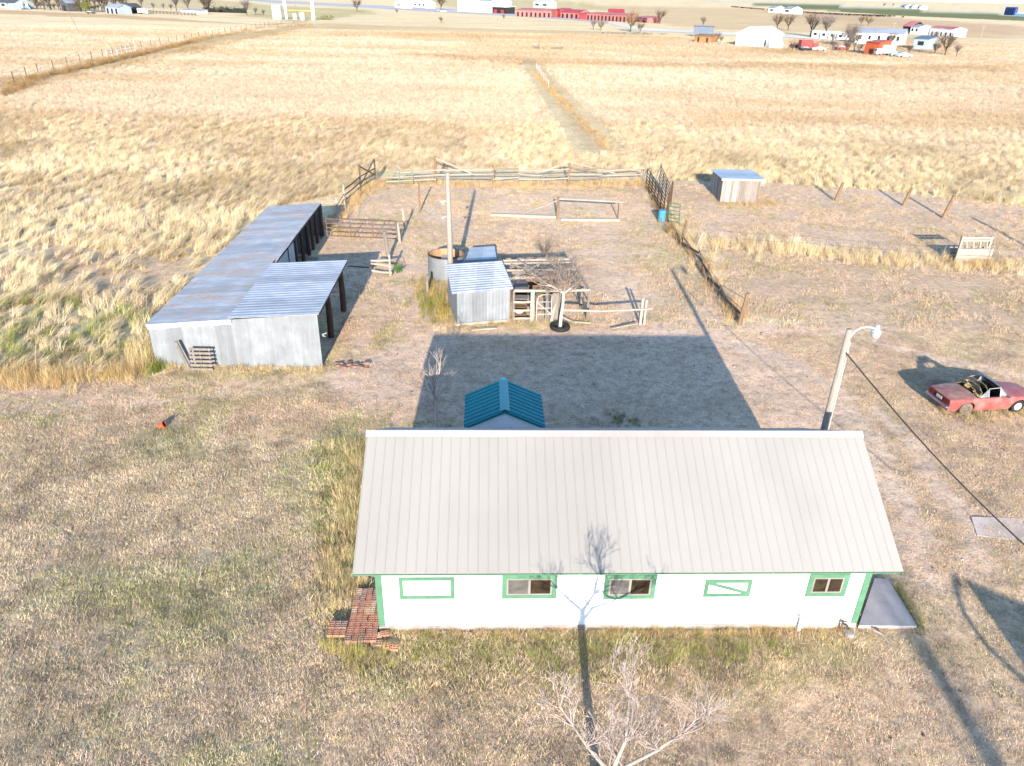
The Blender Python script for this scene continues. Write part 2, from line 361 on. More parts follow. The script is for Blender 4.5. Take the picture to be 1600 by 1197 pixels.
def path_mask(x, y):
    out = np.zeros(x.shape); jx = x + (fbm(x, y, 1.5, 401, 2) - .5) * .8; jy = y + (fbm(x, y, 1.5, 403, 2) - .5) * .8
    for P_, w_ in PATHS:
        for a, b_ in zip(P_[:-1], P_[1:]):
            d = b_ - a; t = np.clip(((jx - a[0]) * d[0] + (jy - a[1]) * d[1]) / (d @ d), 0, 1)
            out = np.maximum(out, np.clip(1.6 - np.hypot(jx - a[0] - t * d[0], jy - a[1] - t * d[1]) / w_, 0, 1))
    return out * np.clip(0.45 + fbm(x, y, 4, 405, 2), 0, 1)
def zone_col(x, y):
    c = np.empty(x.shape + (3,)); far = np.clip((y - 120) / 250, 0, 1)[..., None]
    c[:] = np.array(STRAW); c = c * (1 - far) + np.array(STRAWP) * far  # far ground paled with distance, a slight haze wash put into the colour
    d = np.hypot(x, y)
    for i, (poly, col, wob, op) in enumerate(ZONES):
        for rep in range(4):
            jx = x + (fbm(x, y, wob * 3, 100 + i, 3) - 0.5) * wob * 4 + (rep % 2 - 0.5) * wob * 0.6
            jy = y + (fbm(x, y, wob * 3, 300 + i, 3) - 0.5) * wob * 4 + (rep // 2 - 0.5) * wob * 0.6
            mk = inpoly(jx, jy, poly) * op
            mk = (1 - (1 - mk) ** 0.0 if False else mk * (1.0 / (4 - rep)))[..., None]
            if rep == 0: acc = np.zeros(mk.shape)
            acc = acc + inpoly(jx, jy, poly)[..., None] * (op / 4)
        c = c * (1 - acc) + np.array(col) * acc
    pm = path_mask(x, y)[..., None] * 0.75; c = c * (1 - pm) + np.array((0.56, 0.425, 0.33)) * pm
    # broad tone drift of the soil and the grass
    return c * (0.90 + 0.2 * fbm(x, y, 14, 7)[..., None]) * np.array((1.0, 0.965, 0.915))
def ground_z(x, y):
    d = np.hypot(x, y); near = np.clip(1 - (d - 70) / 120, 0, 1)
    return ((fbm(x, y, 2.3, 3) - 0.5) * 0.10 + (fbm(x, y, 0.5, 9, 2) - 0.5) * 0.035) * near - 0.03
pyr = np.concatenate([np.linspace(1290, 90, 560), np.linspace(88, 8, 150)])
ys = []
for q in pyr: ys.append(at(813, q).y)
ys = np.array(ys); ys = ys[np.isfinite(ys)]
back = np.array([-300, -120, -60, -30, -15, -6, 0, 4, 7.0])
tail = ys[-1] * np.array([1.25, 1.7, 2.5, 4.0, 7.0, 12.0])
ys = np.concatenate([back[back < ys[0] - 0.3], ys, tail])
us = np.concatenate([[-4, -3, -2.3, -1.8, -1.45, -1.25], np.linspace(-1.15, 1.15, 420), [1.25, 1.45, 1.8, 2.3, 3, 4]])
Yg, Ug = np.meshgrid(ys, us, indexing='ij'); Wd = 0.70 * (np.abs(Yg) + 11); Xg = Ug * Wd
Zg = ground_z(Xg, Yg); Cg = zone_col(Xg, Yg)
nr, nc = Xg.shape
me = bpy.data.meshes.new('ground'); me.vertices.add(nr * nc)
me.vertices.foreach_set('co', np.stack([Xg, Yg, Zg], -1).reshape(-1).astype(np.float32))
ii = (np.arange(nr - 1)[:, None] * nc + np.arange(nc - 1)[None, :]).reshape(-1)
quads = np.stack([ii, ii + 1, ii + nc + 1, ii + nc], -1)
me.loops.add(quads.size); me.polygons.add(len(quads))
me.loops.foreach_set('vertex_index', quads.reshape(-1).astype(np.int32))
me.polygons.foreach_set('loop_start', (np.arange(len(quads)) * 4).astype(np.int32))
me.polygons.foreach_set('use_smooth', np.ones(len(quads), bool))
me.update(); me.validate()
ca = me.attributes.new('soil', 'FLOAT_COLOR', 'POINT')
ca.data.foreach_set('color', np.concatenate([Cg, np.ones(Cg.shape[:2] + (1,))], -1).reshape(-1).astype(np.float32))
ground = bpy.data.objects.new('ground', me); C.objects.link(ground); ground['kind'] = 'structure'
mg, n, b = new_mat('dry grassland ground')
atn = nd(n, 'ShaderNodeAttribute', attribute_name='soil')
c = atn.outputs['Color']
n1 = noise(n, 2.6, 8, (1, 1, 1), 0.7); n2 = noise(n, 0.35, 6, (1, 1.0, 1), 0.65); n3 = noise(n, 11, 5, (1, 1, 1), 0.7); n4 = noise(n, 0.045, 5, (0.5, 1.8, 1), 0.6)
c = mix(n, 1, c, ramp(n, n1, [(0.30, (0.62, 0.60, 0.57)), (0.5, (1, 1, 1)), (0.72, (1.22, 1.2, 1.12))]), 'MULTIPLY')
c = mix(n, 1, c, ramp(n, n2, [(0.34, (0.88, 0.86, 0.83)), (0.55, (1, 1, 1)), (0.75, (1.10, 1.08, 1.05))]), 'MULTIPLY')
c = mix(n, 1, c, ramp(n, n3, [(0.32, (0.66, 0.63, 0.6)), (0.5, (1, 1, 1)), (0.7, (1.22, 1.2, 1.15))]), 'MULTIPLY')
c = mix(n, 1, c, ramp(n, n4, [(0.35, (0.90, 0.87, 0.82)), (0.55, (1, 1, 1)), (0.7, (1.06, 1.06, 1.06))]), 'MULTIPLY')
gm = ramp(n, noise(n, 0.6, 7, (1, 1, 1), 0.72), [(0.60, (0, 0, 0)), (0.72, (0.45,) * 3)])
c = mix(n, gm, c, (0.24, 0.23, 0.11)); n.links.new(c, b.inputs['Base Color'])
b.inputs['Roughness'].default_value = 1.0; b.inputs['Specular IOR Level'].default_value = 0.0
hb = nd(n, 'ShaderNodeMath', operation='ADD'); n.links.new(n1, hb.inputs[0]); n.links.new(n3, hb.inputs[1]); bump(n, b, hb.outputs[0], 0.55, 0.05)
me.materials.append(mg)

# ------------------------------------------------------------------ grass (nobody could count it): instanced tufts
def tuft_mesh(name, nb, rad, lmin, lmax, wid, lean, spread, seg, seed, mat):
    r = random.Random(seed); mb = MB()
    for i in range(nb):
        a = r.uniform(0, 2 * PI); q = rad * math.sqrt(r.random()); p = V(q * math.cos(a), q * math.sin(a), -0.02)
        L = r.uniform(lmin, lmax); az = r.gauss(0, spread); d = V(math.cos(az), math.sin(az), 0)
        side = V(-d.y, d.x, 0) * 0.7 + V(0, 0, 0.3) * r.choice((-1, 1)); th = r.uniform(0.05, 0.5); te = th + lean * r.uniform(0.6, 1.3)
        o = len(mb.v); wd = wid * r.uniform(0.6, 1.4)
        for k in range(seg + 1):
            t = k / seg; ang = th + (te - th) * t
            mb.v += [p + side * wd * (1 - 0.8 * t) * 0.5, p - side * wd * (1 - 0.8 * t) * 0.5]
            p = p + (d * math.sin(ang) + V(0, 0, 1) * math.cos(ang)) * (L / seg)
            if p.z < 0.02: p.z = 0.02 + 0.03 * r.random()
        for k in range(seg): mb.f.append((o + 2 * k, o + 2 * k + 1, o + 2 * k + 3, o + 2 * k + 2))
    me_ = bpy.data.meshes.new(name); me_.from_pydata([tuple(v) for v in mb.v], [], mb.f); me_.materials.append(mat)
    ob = bpy.data.objects.new(name, me_); return ob
mgr, n, b = new_mat('dry grass blades')
atn = nd(n, 'ShaderNodeAttribute', attribute_name='tint'); atn.attribute_type = 'INSTANCER'
gi = nd(n, 'ShaderNodeNewGeometry'); 
c = mix(n, 1, atn.outputs['Color'], ramp(n, gi.outputs['Random Per Island'], [(0, (0.72,) * 3), (0.5, (1, 1, 1)), (1, (1.2, 1.19, 1.14))]), 'MULTIPLY')
n.links.new(c, b.inputs['Base Color']); b.inputs['Roughness'].default_value = 0.9; b.inputs['Specular IOR Level'].default_value = 0.05
colS = bpy.data.collections.new('short tufts'); colL = bpy.data.collections.new('long tufts'); colW = bpy.data.collections.new('weed tufts')
for i in range(6): colS.objects.link(tuft_mesh('short_tuft', 34, 0.20, 0.05, 0.18, 0.012, 1.15, 1.8, 2, 10 + i, mgr))
for i in range(6): colL.objects.link(tuft_mesh('long_tuft', 55, 0.26, 0.35, 0.95, 0.022, 1.35, 0.38, 4, 40 + i, mgr))
for i in range(5): colW.objects.link(tuft_mesh('weed_tuft', 42, 0.22, 0.25, 0.75, 0.013, 0.55, 1.6, 3, 70 + i, mgr))
rng = np.random.default_rng(5)
def grass(name, coll, x, y, col, sc, rz, label):
    N = len(x); z = ground_z(x, y); me_ = bpy.data.meshes.new(name); me_.vertices.add(N)
    me_.vertices.foreach_set('co', np.stack([x, y, z], -1).reshape(-1).astype(np.float32)); me_.update()
    a = me_.attributes.new('tint', 'FLOAT_COLOR', 'POINT'); a.data.foreach_set('color', np.concatenate([np.clip(col, 0.01, 0.9), np.ones((N, 1))], 1).reshape(-1).astype(np.float32))
    a = me_.attributes.new('rot', 'FLOAT_VECTOR', 'POINT'); a.data.foreach_set('vector', np.stack([rng.normal(0, .08, N), rng.normal(0, .08, N), rz], -1).reshape(-1).astype(np.float32))
    if sc.ndim == 1: sc = np.stack([sc, sc, sc], -1)
    a = me_.attributes.new('siz', 'FLOAT_VECTOR', 'POINT'); a.data.foreach_set('vector', sc.reshape(-1).astype(np.float32))
    a = me_.attributes.new('pick', 'INT', 'POINT'); a.data.foreach_set('value', rng.integers(0, len(coll.objects), N).astype(np.int32))
    o = bpy.data.objects.new(name, me_); C.objects.link(o)
    g = bpy.data.node_groups.new(name, 'GeometryNodeTree')
    g.interface.new_socket('Geometry', in_out='INPUT', socket_type='NodeSocketGeometry'); g.interface.new_socket('Geometry', in_out='OUTPUT', socket_type='NodeSocketGeometry')
    gi_ = g.nodes.new('NodeGroupInput'); go = g.nodes.new('NodeGroupOutput'); ip = g.nodes.new('GeometryNodeInstanceOnPoints'); ci = g.nodes.new('GeometryNodeCollectionInfo')
    ci.inputs['Collection'].default_value = coll; ci.inputs['Separate Children'].default_value = True; ci.inputs['Reset Children'].default_value = True
    def na(nm, ty):
        q = g.nodes.new('GeometryNodeInputNamedAttribute'); q.data_type = ty; q.inputs[0].default_value = nm
        return [s_ for s_ in q.outputs if s_.enabled][0]
    g.links.new(gi_.outputs[0], ip.inputs['Points']); g.links.new(ci.outputs[0], ip.inputs['Instance']); ip.inputs['Pick Instance'].default_value = True
    g.links.new(na('pick', 'INT'), ip.inputs['Instance Index']); g.links.new(na('rot', 'FLOAT_VECTOR'), ip.inputs['Rotation']); g.links.new(na('siz', 'FLOAT_VECTOR'), ip.inputs['Scale'])
    g.links.new(ip.outputs[0], go.inputs[0]); md = o.modifiers.new('tufts', 'NODES'); md.node_group = g
    o['kind'] = 'stuff'; o['label'] = label; o['category'] = 'grass'
    return o
def blocked(x, y):        # where nothing grows: buildings, slabs
    r = np.zeros(x.shape, bool)
    for poly in NOGROW: r |= inpoly(x, y, poly)
    return r
HX, HY, HPHI, HL, HW, WH, EO, GO, RISE = -3.448, 14.7493, 0.0368, 13.1504, 6.0567, 2.7414, 0.5155, 0.4896, 1.7247
def HP(a, b_, c_=0.0): return V(HX + a * math.cos(HPHI) - b_ * math.sin(HPHI), HY + a * math.sin(HPHI) + b_ * math.cos(HPHI), c_)
NOGROW = [PX([(568, 998), (592, 990), (632, 1004), (632, 1026), (572, 1020)]), [tuple(HP(*q).xy) for q in ((-0.03, -0.6), (-0.03, 1.55), (-0.95, 1.55), (-0.95, 0.25), (-1.62, 0.25), (-1.62, -0.4), (-0.95, -0.6))], [tuple(HP(-0.02, -0.02).xy), tuple(HP(HL, -0.02).xy), tuple(HP(HL, HW).xy), tuple(HP(-0.02, HW).xy)],
          PX([(1365, 905), (1388, 907), (1433, 981), (1338, 980)]), PX([(243, 572), (504, 575), (540, 480), (430, 400), (510, 345), (380, 345)]),
          PX([(716, 512), (796, 502), (780, 460), (700, 470)]), PX([(1122, 316), (1182, 320), (1182, 300), (1118, 296)])]
def tints(base, N, v=0.18, hue=0.08, k=0.78):
    return k * np.array(base) * np.array((1.0, 0.965, 0.915)) * np.clip(rng.normal(1, v, (N, 1)), 0.45, 1.7) * (1 + rng.normal(0, hue, (N, 3)) * np.array([0.4, 0.3, 1]))
# --- short lawn and yard tufts, thick near, thinning away
def scatter(n_, x0, x1, y0, y1): return rng.uniform(x0, x1, n_), rng.uniform(y0, y1, n_)
DITCH = PX([(-50, 151), (60, 117), (300, 63), (480, 39), (495, 42), (300, 72), (60, 129), (-50, 164)])
STRAW_LINE = PX([(-900, 600), (0, 597), (235, 588), (245, 560), (240, 500), (330, 400), (440, 320), (520, 305), (590, 268), (700, 262), (1000, 268), (1060, 282), (1290, 290), (1600, 320), (2600, 420), (2600, 40), (-900, 40)])
x, y = scatter(105000, -22, 30, 9.5, 36)
keep = (np.abs(x) < 0.78 * (y + 8)) & ~inpoly(x, y, STRAW_LINE) & ~blocked(x, y)
dirt = inpoly(x, y, ZONES[6][0]); dens = np.clip((fbm(x, y, 1.6, 21) - 0.20) * 2.6, 0.72, 1) * (1 - 0.85 * path_mask(x, y)) * np.where(dirt, 0.14, 1) * np.where(x > 6, 0.8, 1)
keep &= rng.random(len(x)) < dens
x, y = x[keep], y[keep]; N = len(x)
g1 = fbm(x, y, 3.2, 31); g2 = rng.random(N); lw = np.where((x < -3.5), 1.0, 0.0)
front = inpoly(x, y, ZONES[2][0]) | inpoly(x, y, ZONES[3][0]); gr = np.clip((g1 - 0.46) * 2.4, 0.08, 0.75) * np.where(x > 7, 0.45, 1) + np.where(front, 0.45, 0)
col = np.where((g2 < gr * 0.55)[:, None], tints((0.34, 0.325, 0.145), N, 0.14), np.where((g2 < 0.66)[:, None], tints((0.57, 0.455, 0.33), N, 0.13), np.where((g2 < 0.72)[:, None], tints((0.33, 0.25, 0.18), N), tints((0.68, 0.55, 0.36), N, 0.14))))
col = np.where(((x > 4) | (y > 24))[:, None] & (g2 > gr * 0.55)[:, None], tints((0.60, 0.46, 0.325), N, 0.13), col)
tone = np.clip(0.5 + 1.0 * fbm(x, y, 0.8, 91, 2), 0.62, 1.35)[:, None] * (0.86 + 0.28 * fbm(x, y, 4.0, 93, 2))[:, None]; col = col * tone * np.where((g1 > 0.56)[:, None], (0.94, 1.0, 0.9), (1.0, 0.985, 0.98))
sc = rng.uniform(0.55, 1.35, N) * np.where(front, 1.25, 1) * np.where(x > 4, 0.75, 1); sc = np.stack([sc * 1.1, sc * 1.1, sc * np.where(front, 0.9, 0.6)], -1)
grass('lawn_grass', colS, x, y, col, sc, rng.uniform(0, 2 * PI, N), 'short dry lawn grass in tan, grey and green tufts around the white building')
# corral, paddock
x, y = scatter(42000, -12, 62, 36, 70)
keep = ~inpoly(x, y, STRAW_LINE) & ~blocked(x, y) & (np.abs(x) < 0.75 * (y + 6)) & (rng.random(len(x)) < np.clip((fbm(x, y, 2.2, 23) - 0.38) * 3, 0.03, 0.9))
x, y = x[keep], y[keep]; N = len(x); g2 = rng.random(N); gr = np.clip((fbm(x, y, 4, 33) - 0.5) * 3, 0, 0.7)
col = np.where((g2 < gr)[:, None], tints((0.38, 0.34, 0.17), N), tints((0.56, 0.43, 0.30), N, 0.13))
grass('paddock_grass', colS, x, y, col, rng.uniform(0.7, 1.7, N), rng.uniform(0, 2 * PI, N), 'thin dry grass over the corral and the bare paddock')
# --- long lodged straw beyond the yard
def straw(name, coll, n_, y0, y1, smin, smax, zs, label, lowd, ks):
    yy = np.sqrt(rng.uniform((52 if y0 == 70.1 else y0) ** 2, y1 * y1, n_)); xx = rng.uniform(-1, 1, n_) * 0.74 * (yy + 8); near = y0 < 70
    k = inpoly(xx, yy, STRAW_LINE) & ~inpoly(xx, yy, ZONES[17][0]) & ~inpoly(xx, yy, DITCH) & (rng.random(n_) < np.clip((fbm(xx, yy, 5 + y0 * 0.05, 41) - 0.30) * 4, lowd, 1)) & ~blocked(xx, yy)
    k &= ~(inpoly(xx, yy, ZONES[15][0]) & (rng.random(n_) < 0.75))
    if near: k &= rng.random(n_) < np.clip((108 - yy) / 45, 0, 1)
    else: k &= (yy > 120) | (rng.random(n_) < np.clip((yy - 52) / 35, 0, 1))
    xx, yy = xx[k], yy[k]; N = len(xx)
    ang = (fbm(xx, yy, 9, 51, 3) - 0.5) * 4.0 + 0.7 + rng.normal(0, 0.4, N) if near else rng.uniform(0, 2 * PI, N)
    p = rng.random(N); tone = fbm(xx, yy, 7, 61)[:, None]; t2 = fbm(xx * 0.35, yy, 16, 63, 4)[:, None]
    if near: s_ = tints((0.62, 0.50, 0.315), N, 0.15, 0.06, ks) * (0.72 + 0.56 * tone)
    else: s_ = zone_col(xx, yy) * 0.86 * ks * np.clip(rng.normal(1, 0.2, (N, 1)), .5, 1.5) * (0.68 + 0.62 * t2) * np.where((t2 < 0.45), (1, .95, .9), (1, 1.0, 1.07)) * np.array((1, 1.0, 1.10))
    gz = inpoly(xx, yy, ZONES[13][0]) & (p < 0.3)
    cl = np.where(gz[:, None], tints((0.24, 0.25, 0.08), N), np.where((p > 0.95)[:, None], tints((0.36, 0.26, 0.15), N), s_))
    sz = rng.uniform(smin, smax, N); grass(name, coll, xx, yy, cl, np.stack([sz, sz, sz * zs], -1), ang, label)
straw('tall_straw', colL, 62000, 29, 108, 0.65, 1.3, 0.8, 'pale lodged straw grass in swept clumps beyond the metal shed', 0.3, 0.78)
straw('field_straw', colW, 115000, 70.1, 150, 0.6, 1.15, 0.75, 'pale straw grass field behind the corral', 0.6, 0.80)
straw('far_straw', colW, 140000, 150, 345, 0.9, 1.7, 0.6, 'far straw field running towards the distant farms', 0.7, 0.80)
# --- weeds along fences and walls
def along(pl, n_, spread):
    P = [at(*q) for q in pl]; L = np.array([(P[i + 1] - P[i]).length for i in range(len(P) - 1)]); cum = np.concatenate([[0], np.cumsum(L)])
    t = rng.uniform(0, cum[-1], n_); i = np.clip(np.searchsorted(cum, t) - 1, 0, len(L) - 1); f = (t - cum[i]) / L[i]
    A = np.array([[p.x, p.y] for p in P]); q = A[i] * (1 - f[:, None]) + A[i + 1] * f[:, None]
    q = q + rng.normal(0, spread, (n_, 2)); return q[:, 0], q[:, 1]
WX, WY, WC, WS = [], [], [], []
for pl, n_, sp, colr, s0, s1 in [
    ([(525, 345), (560, 305), (590, 286), (680, 288), (770, 290), (890, 290), (1004, 286)], 420, 0.45, (0.54, 0.385, 0.20), 0.6, 1.2),
    ([(1012, 285), (1040, 345), (1065, 385), (1095, 405), (1118, 450), (1155, 503)], 190, 0.35, (0.50, 0.35, 0.18), 0.5, 1.1),
    ([(1012, 285), (1040, 345), (1065, 385), (1095, 405), (1118, 450), (1155, 503)], 150, 0.25, (0.26, 0.165, 0.085), 0.5, 1.1),
    ([(1075, 372), (1130, 383), (1240, 390), (1340, 402), (1480, 412), (1600, 412)], 620, 0.85, (0.60, 0.47, 0.28), 0.4, 1.05),
    ([(1200, 388), (1260, 392)], 60, 0.5, (0.66, 0.54, 0.34), 0.9, 1.5),
    ([(0, 585), (80, 592), (240, 578)], 260, 0.45, (0.50, 0.36, 0.18), 0.5, 1.1),
    ([(225, 560), (238, 575), (380, 577), (505, 578)], 110, 0.16, (0.52, 0.40, 0.22), 0.25, 0.6),
    ([(212, 545), (236, 570)], 60, 0.35, (0.58, 0.46, 0.25), 0.9, 1.4),
    ([(235, 577), (246, 581)], 30, 0.2, (0.16, 0.22, 0.04), 0.5, 0.9),
    ([(660, 440), (690, 470), (700, 500)], 150, 0.55, (0.42, 0.32, 0.12), 0.4, 0.95),
    ([(660, 460), (690, 495)], 80, 0.5, (0.24, 0.25, 0.07), 0.4, 0.8),
    ([(720, 514), (800, 507), (925, 506)], 90, 0.25, (0.40, 0.33, 0.15), 0.25, 0.6),
    ([(560, 700), (548, 800), (535, 900), (530, 960)], 330, 0.42, (0.58, 0.46, 0.25), 0.3, 0.75),
    ([(570, 700), (560, 800), (550, 930)], 130, 0.35, (0.36, 0.35, 0.13), 0.3, 0.65),
    ([(600, 992), (800, 994), (1000, 992), (1330, 984)], 330, 0.13, (0.52, 0.38, 0.19), 0.2, 0.45),
    ([(640, 1018), (900, 1022), (1200, 1012)], 420, 0.35, (0.28, 0.29, 0.10), 0.25, 0.5),
    ([(520, 990), (545, 1012), (600, 1025)], 90, 0.25, (0.42, 0.37, 0.13), 0.35, 0.7),
    ([(835, 112), (870, 150), (920, 200), (960, 240)], 420, 0.6, (0.44, 0.29, 0.13), 0.5, 1.1),
    ([(0, 150), (60, 122), (200, 90), (300, 66)], 700, 0.9, (0.26, 0.165, 0.075), 0.9, 2.0),
    ([(300, 64), (400, 46), (490, 38)], 300, 2.0, (0.30, 0.20, 0.10), 1.0, 2.4),
    ([(1100, 262), (1380, 285), (1600, 320)], 200, 1.0, (0.45, 0.37, 0.19), 0.7, 1.4),
    ([(1120, 318), (1135, 322), (1180, 322), (1215, 318)], 60, 0.4, (0.44, 0.31, 0.16), 0.4, 0.9),
    ([(1460, 640), (1540, 655), (1600, 640)], 110, 0.5, (0.42, 0.34, 0.16), 0.25, 0.5),
    ([(1434, 978), (1410, 930), (1392, 905)], 60, 0.15, (0.28, 0.28, 0.10), 0.2, 0.4),
    ([(700, 665), (590, 665), (555, 655)], 60, 0.5, (0.24, 0.25, 0.08), 0.2, 0.45),
    ([(960, 655), (985, 660)], 30, 0.3, (0.20, 0.22, 0.08), 0.3, 0.5),
    ([(510, 350), (525, 362), (545, 365)], 60, 0.4, (0.52, 0.40, 0.20), 0.5, 1.0),
    ([(1495, 415), (1560, 415), (1480, 412)], 70, 0.5, (0.50, 0.36, 0.18), 0.5, 1.1)]:
    x, y = along(pl, n_, sp); WX.append(x); WY.append(y); WC.append(tints(colr, n_, 0.2)); WS.append(rng.uniform(s0, s1, n_))
x = np.concatenate(WX); y = np.concatenate(WY); col = np.concatenate(WC); sc = np.concatenate(WS); k = ~blocked(x, y)
grass('weeds', colW, x[k], y[k], col[k], sc[k], rng.uniform(0, 2 * PI, k.sum()), 'golden and green weeds growing along the fences and walls')

colC = bpy.data.collections.new('clods')
for i in range(4):
    r = random.Random(200 + i); mb = MB(); mb.lathe(V(0, 0, 0), [(0, -0.3), (0.8, -0.2), (1, 0.1), (0.6, 0.5), (0, 0.6)], 6)
    for v in mb.v: v.x *= r.uniform(.7, 1.3); v.y *= r.uniform(.7, 1.3)
    me_ = bpy.data.meshes.new('clod'); me_.from_pydata([tuple(v) for v in mb.v], [], mb.f); me_.materials.append(mgr); colC.objects.link(bpy.data.objects.new('clod', me_))
x, y = scatter(9000, -26, 50, 10, 66); k = ~inpoly(x, y, STRAW_LINE) & ~blocked(x, y) & (np.abs(x) < 0.78 * (y + 6)) & (rng.random(9000) < np.clip((fbm(x, y, 3, 97) - 0.4) * 4, 0.08, 1)); x, y = x[k], y[k]; N = len(x)
grass('clods', colC, x, y, np.where((rng.random(N) < .6)[:, None], tints((0.15, 0.10, 0.07), N, .3), tints((0.55, 0.45, 0.36), N, .2)), rng.uniform(0.012, 0.036, N) * rng.choice([1, 1, 1, 1.6], N), rng.uniform(0, 6, N), 'small dark clods and pale pebbles scattered over the yard and paddocks')['category'] = 'stones'
# ------------------------------------------------------------------ road and far tracks (thin sheets over the ground)
def sheet(name, pts, mat, z):
    mb = MB(); mb.add([V(p.x, p.y, z) for p in pts], [tuple(range(len(pts)))]); return struct(name, mb, mat)
rd_u = [at(*q) for q in ((300, -11), (420, 0), (520, 5), (600, 9), (700, 13.5), (800, 19), (900, 26.5), (950, 33))]
rd_l = [at(*q) for q in ((300, -8), (420, 4), (520, 9), (600, 14), (700, 19.5), (800, 25), (900, 32), (950, 37))]
mb = MB()
for i in range(len(rd_u) - 1): mb.add([V(q.x, q.y, 0.05) for q in (rd_l[i], rd_l[i + 1], rd_u[i + 1], rd_u[i])], [(0, 1, 2, 3)])
struct('road', mb, m_asphalt)
sheet('farm_road', [at(*q) for q in ((950, 34), (1000, 44), (1230, 55), (1330, 62), (1330, 65), (1230, 58.5), (1000, 48), (950, 37))], M('pale gravel', (0.52, 0.46, 0.39), 0.1, 0.2, rough=1, k=1), 0.06)
mb = MB(); sc4 = [at(*q) for q in ((1341, 980), (1432, 981), (1387, 908), (1366, 906))]
mb.slab([V(q.x, q.y, 0.07) for q in sc4], 0.2); struct('concrete_slab', mb, m_conc)
mb = MB(); mb.slab([V(q.x, q.y, -0.012) for q in (at(1527, 836), at(1612, 846), at(1596, 809), at(1518, 807))], 0.2)
struct('concrete_pad', mb, M('pale concrete', (0.45, 0.36, 0.29), 0.14, 1.5, rough=0.95, k=1))

# ================================================================== the white building
house = T('outbuilding', 'long white lap-sided outbuilding with green trim and beige ribbed metal roof', 'building', HP(0, 0, 0))
SLP = RISE / (HW / 2)
def hprism(mb, prof, a0, a1):          # profile in (depth, height) swept along the front
    n_ = len(prof); vs = [HP(a0, y, z) for y, z in prof] + [HP(a1, y, z) for y, z in prof]
    mb.add(vs, [tuple(range(n_)), tuple(range(2 * n_ - 1, n_ - 1, -1))] + [(i, i + n_, (i + 1) % n_ + n_, (i + 1) % n_) for i in range(n_)])
mb = MB(); hprism(mb, [(0, 0.14), (HW, 0.14), (HW, WH - 0.02), (HW / 2, WH + RISE - 0.03), (0, WH - 0.02)], 0, HL); mb.build('wall', m_siding, house)
mb = MB(); hprism(mb, [(-0.03, -0.2), (HW + 0.03, -0.2), (HW + 0.03, 0.14), (-0.03, 0.14)], -0.03, HL + 0.03); mb.build('foundation', m_found, house)
RP = [(0, 0.0), (0.04, 0.012), (0.10, 0.012), (0.14, 0.0)]
zr = WH + RISE + 0.02; ze = WH - SLP * EO + 0.02
for s_ in (0, 1):
    mb = MB()
    if s_ == 0: mb.ribs(HP(-GO, -EO, ze), HP(HL + GO, -EO, ze), HP(HL + GO, HW / 2, zr), HP(-GO, HW / 2, zr), 54, RP, 0.03)
    else: mb.ribs(HP(HL + GO, HW + EO, ze), HP(-GO, HW + EO, ze), HP(-GO, HW / 2, zr), HP(HL + GO, HW / 2, zr), 54, RP, 0.03)
    rf = mb.build('roof', m_roof, house)
    if s_ == 0:
        mb = MB(); q = 0.17
        hprism(mb, [(HW / 2 - q, zr - q * SLP + 0.03), (HW / 2, zr + 0.05), (HW / 2 + q, zr - q * SLP + 0.03), (HW / 2, zr + 0.025)], -GO - 0.02, HL + GO + 0.02)
        mb.build('ridge_cap', m_ridge, rf)
mb = MB()                                # green eave and rake boards
for y_, in ((-EO + 0.02,), (HW + EO - 0.02,)):
    mb.beam(HP(-GO + 0.03, y_, ze - 0.06), HP(HL + GO - 0.03, y_, ze - 0.06), 0.03, 0.035)
for a in (-GO + 0.02, HL + GO - 0.02):
    for y_ in (-EO, HW + EO): mb.beam(HP(a, y_, ze - 0.10), HP(a, HW / 2, zr - 0.10), 0.03, 0.13)
mb.build('fascia', m_green, house)
for a in (0, HL):
    s_ = 1 if a == 0 else -1
    for y_, d in ((0, -1), (HW, 1)):
        mb = MB(); mb.box(HP(a + s_ * 0.05, y_ + d * 0.012, (0.16 + WH - 0.06) / 2), (0.17, 0.03, WH - 0.24), HPHI)
        mb.box(HP(a - s_ * 0.012, y_ - d * 0.07, (0.16 + WH - 0.06) / 2), (0.03, 0.17, WH - 0.24), HPHI); mb.build('corner_board', m_green, house)
def wallpt(px, py):
    d = ray(px, py); e = V(-math.sin(HPHI), math.cos(HPHI), 0); o = V(0, 0, CAM_H); t = (HP(0, 0, 0) - o).dot(e) / d.dot(e); P = o + d * t
    return (P - HP(0, 0, 0)).dot(V(math.cos(HPHI), math.sin(HPHI), 0)), P.z
def wbox(mb, a0, a1, z0, z1, y0, y1): mb.box(HP((a0 + a1) / 2, (y0 + y1) / 2, (z0 + z1) / 2), (a1 - a0, y1 - y0, z1 - z0), HPHI)
def casing(mb, a0, a1, z0, z1, t, y0=-0.035, y1=0.01):
    wbox(mb, a0, a1, z1 - t, z1, y0, y1); wbox(mb, a0, a1, z0, z0 + t, y0, y1)
    wbox(mb, a0, a0 + t, z0 + t, z1 - t, y0, y1); wbox(mb, a1 - t, a1, z0 + t, z1 - t, y0, y1)
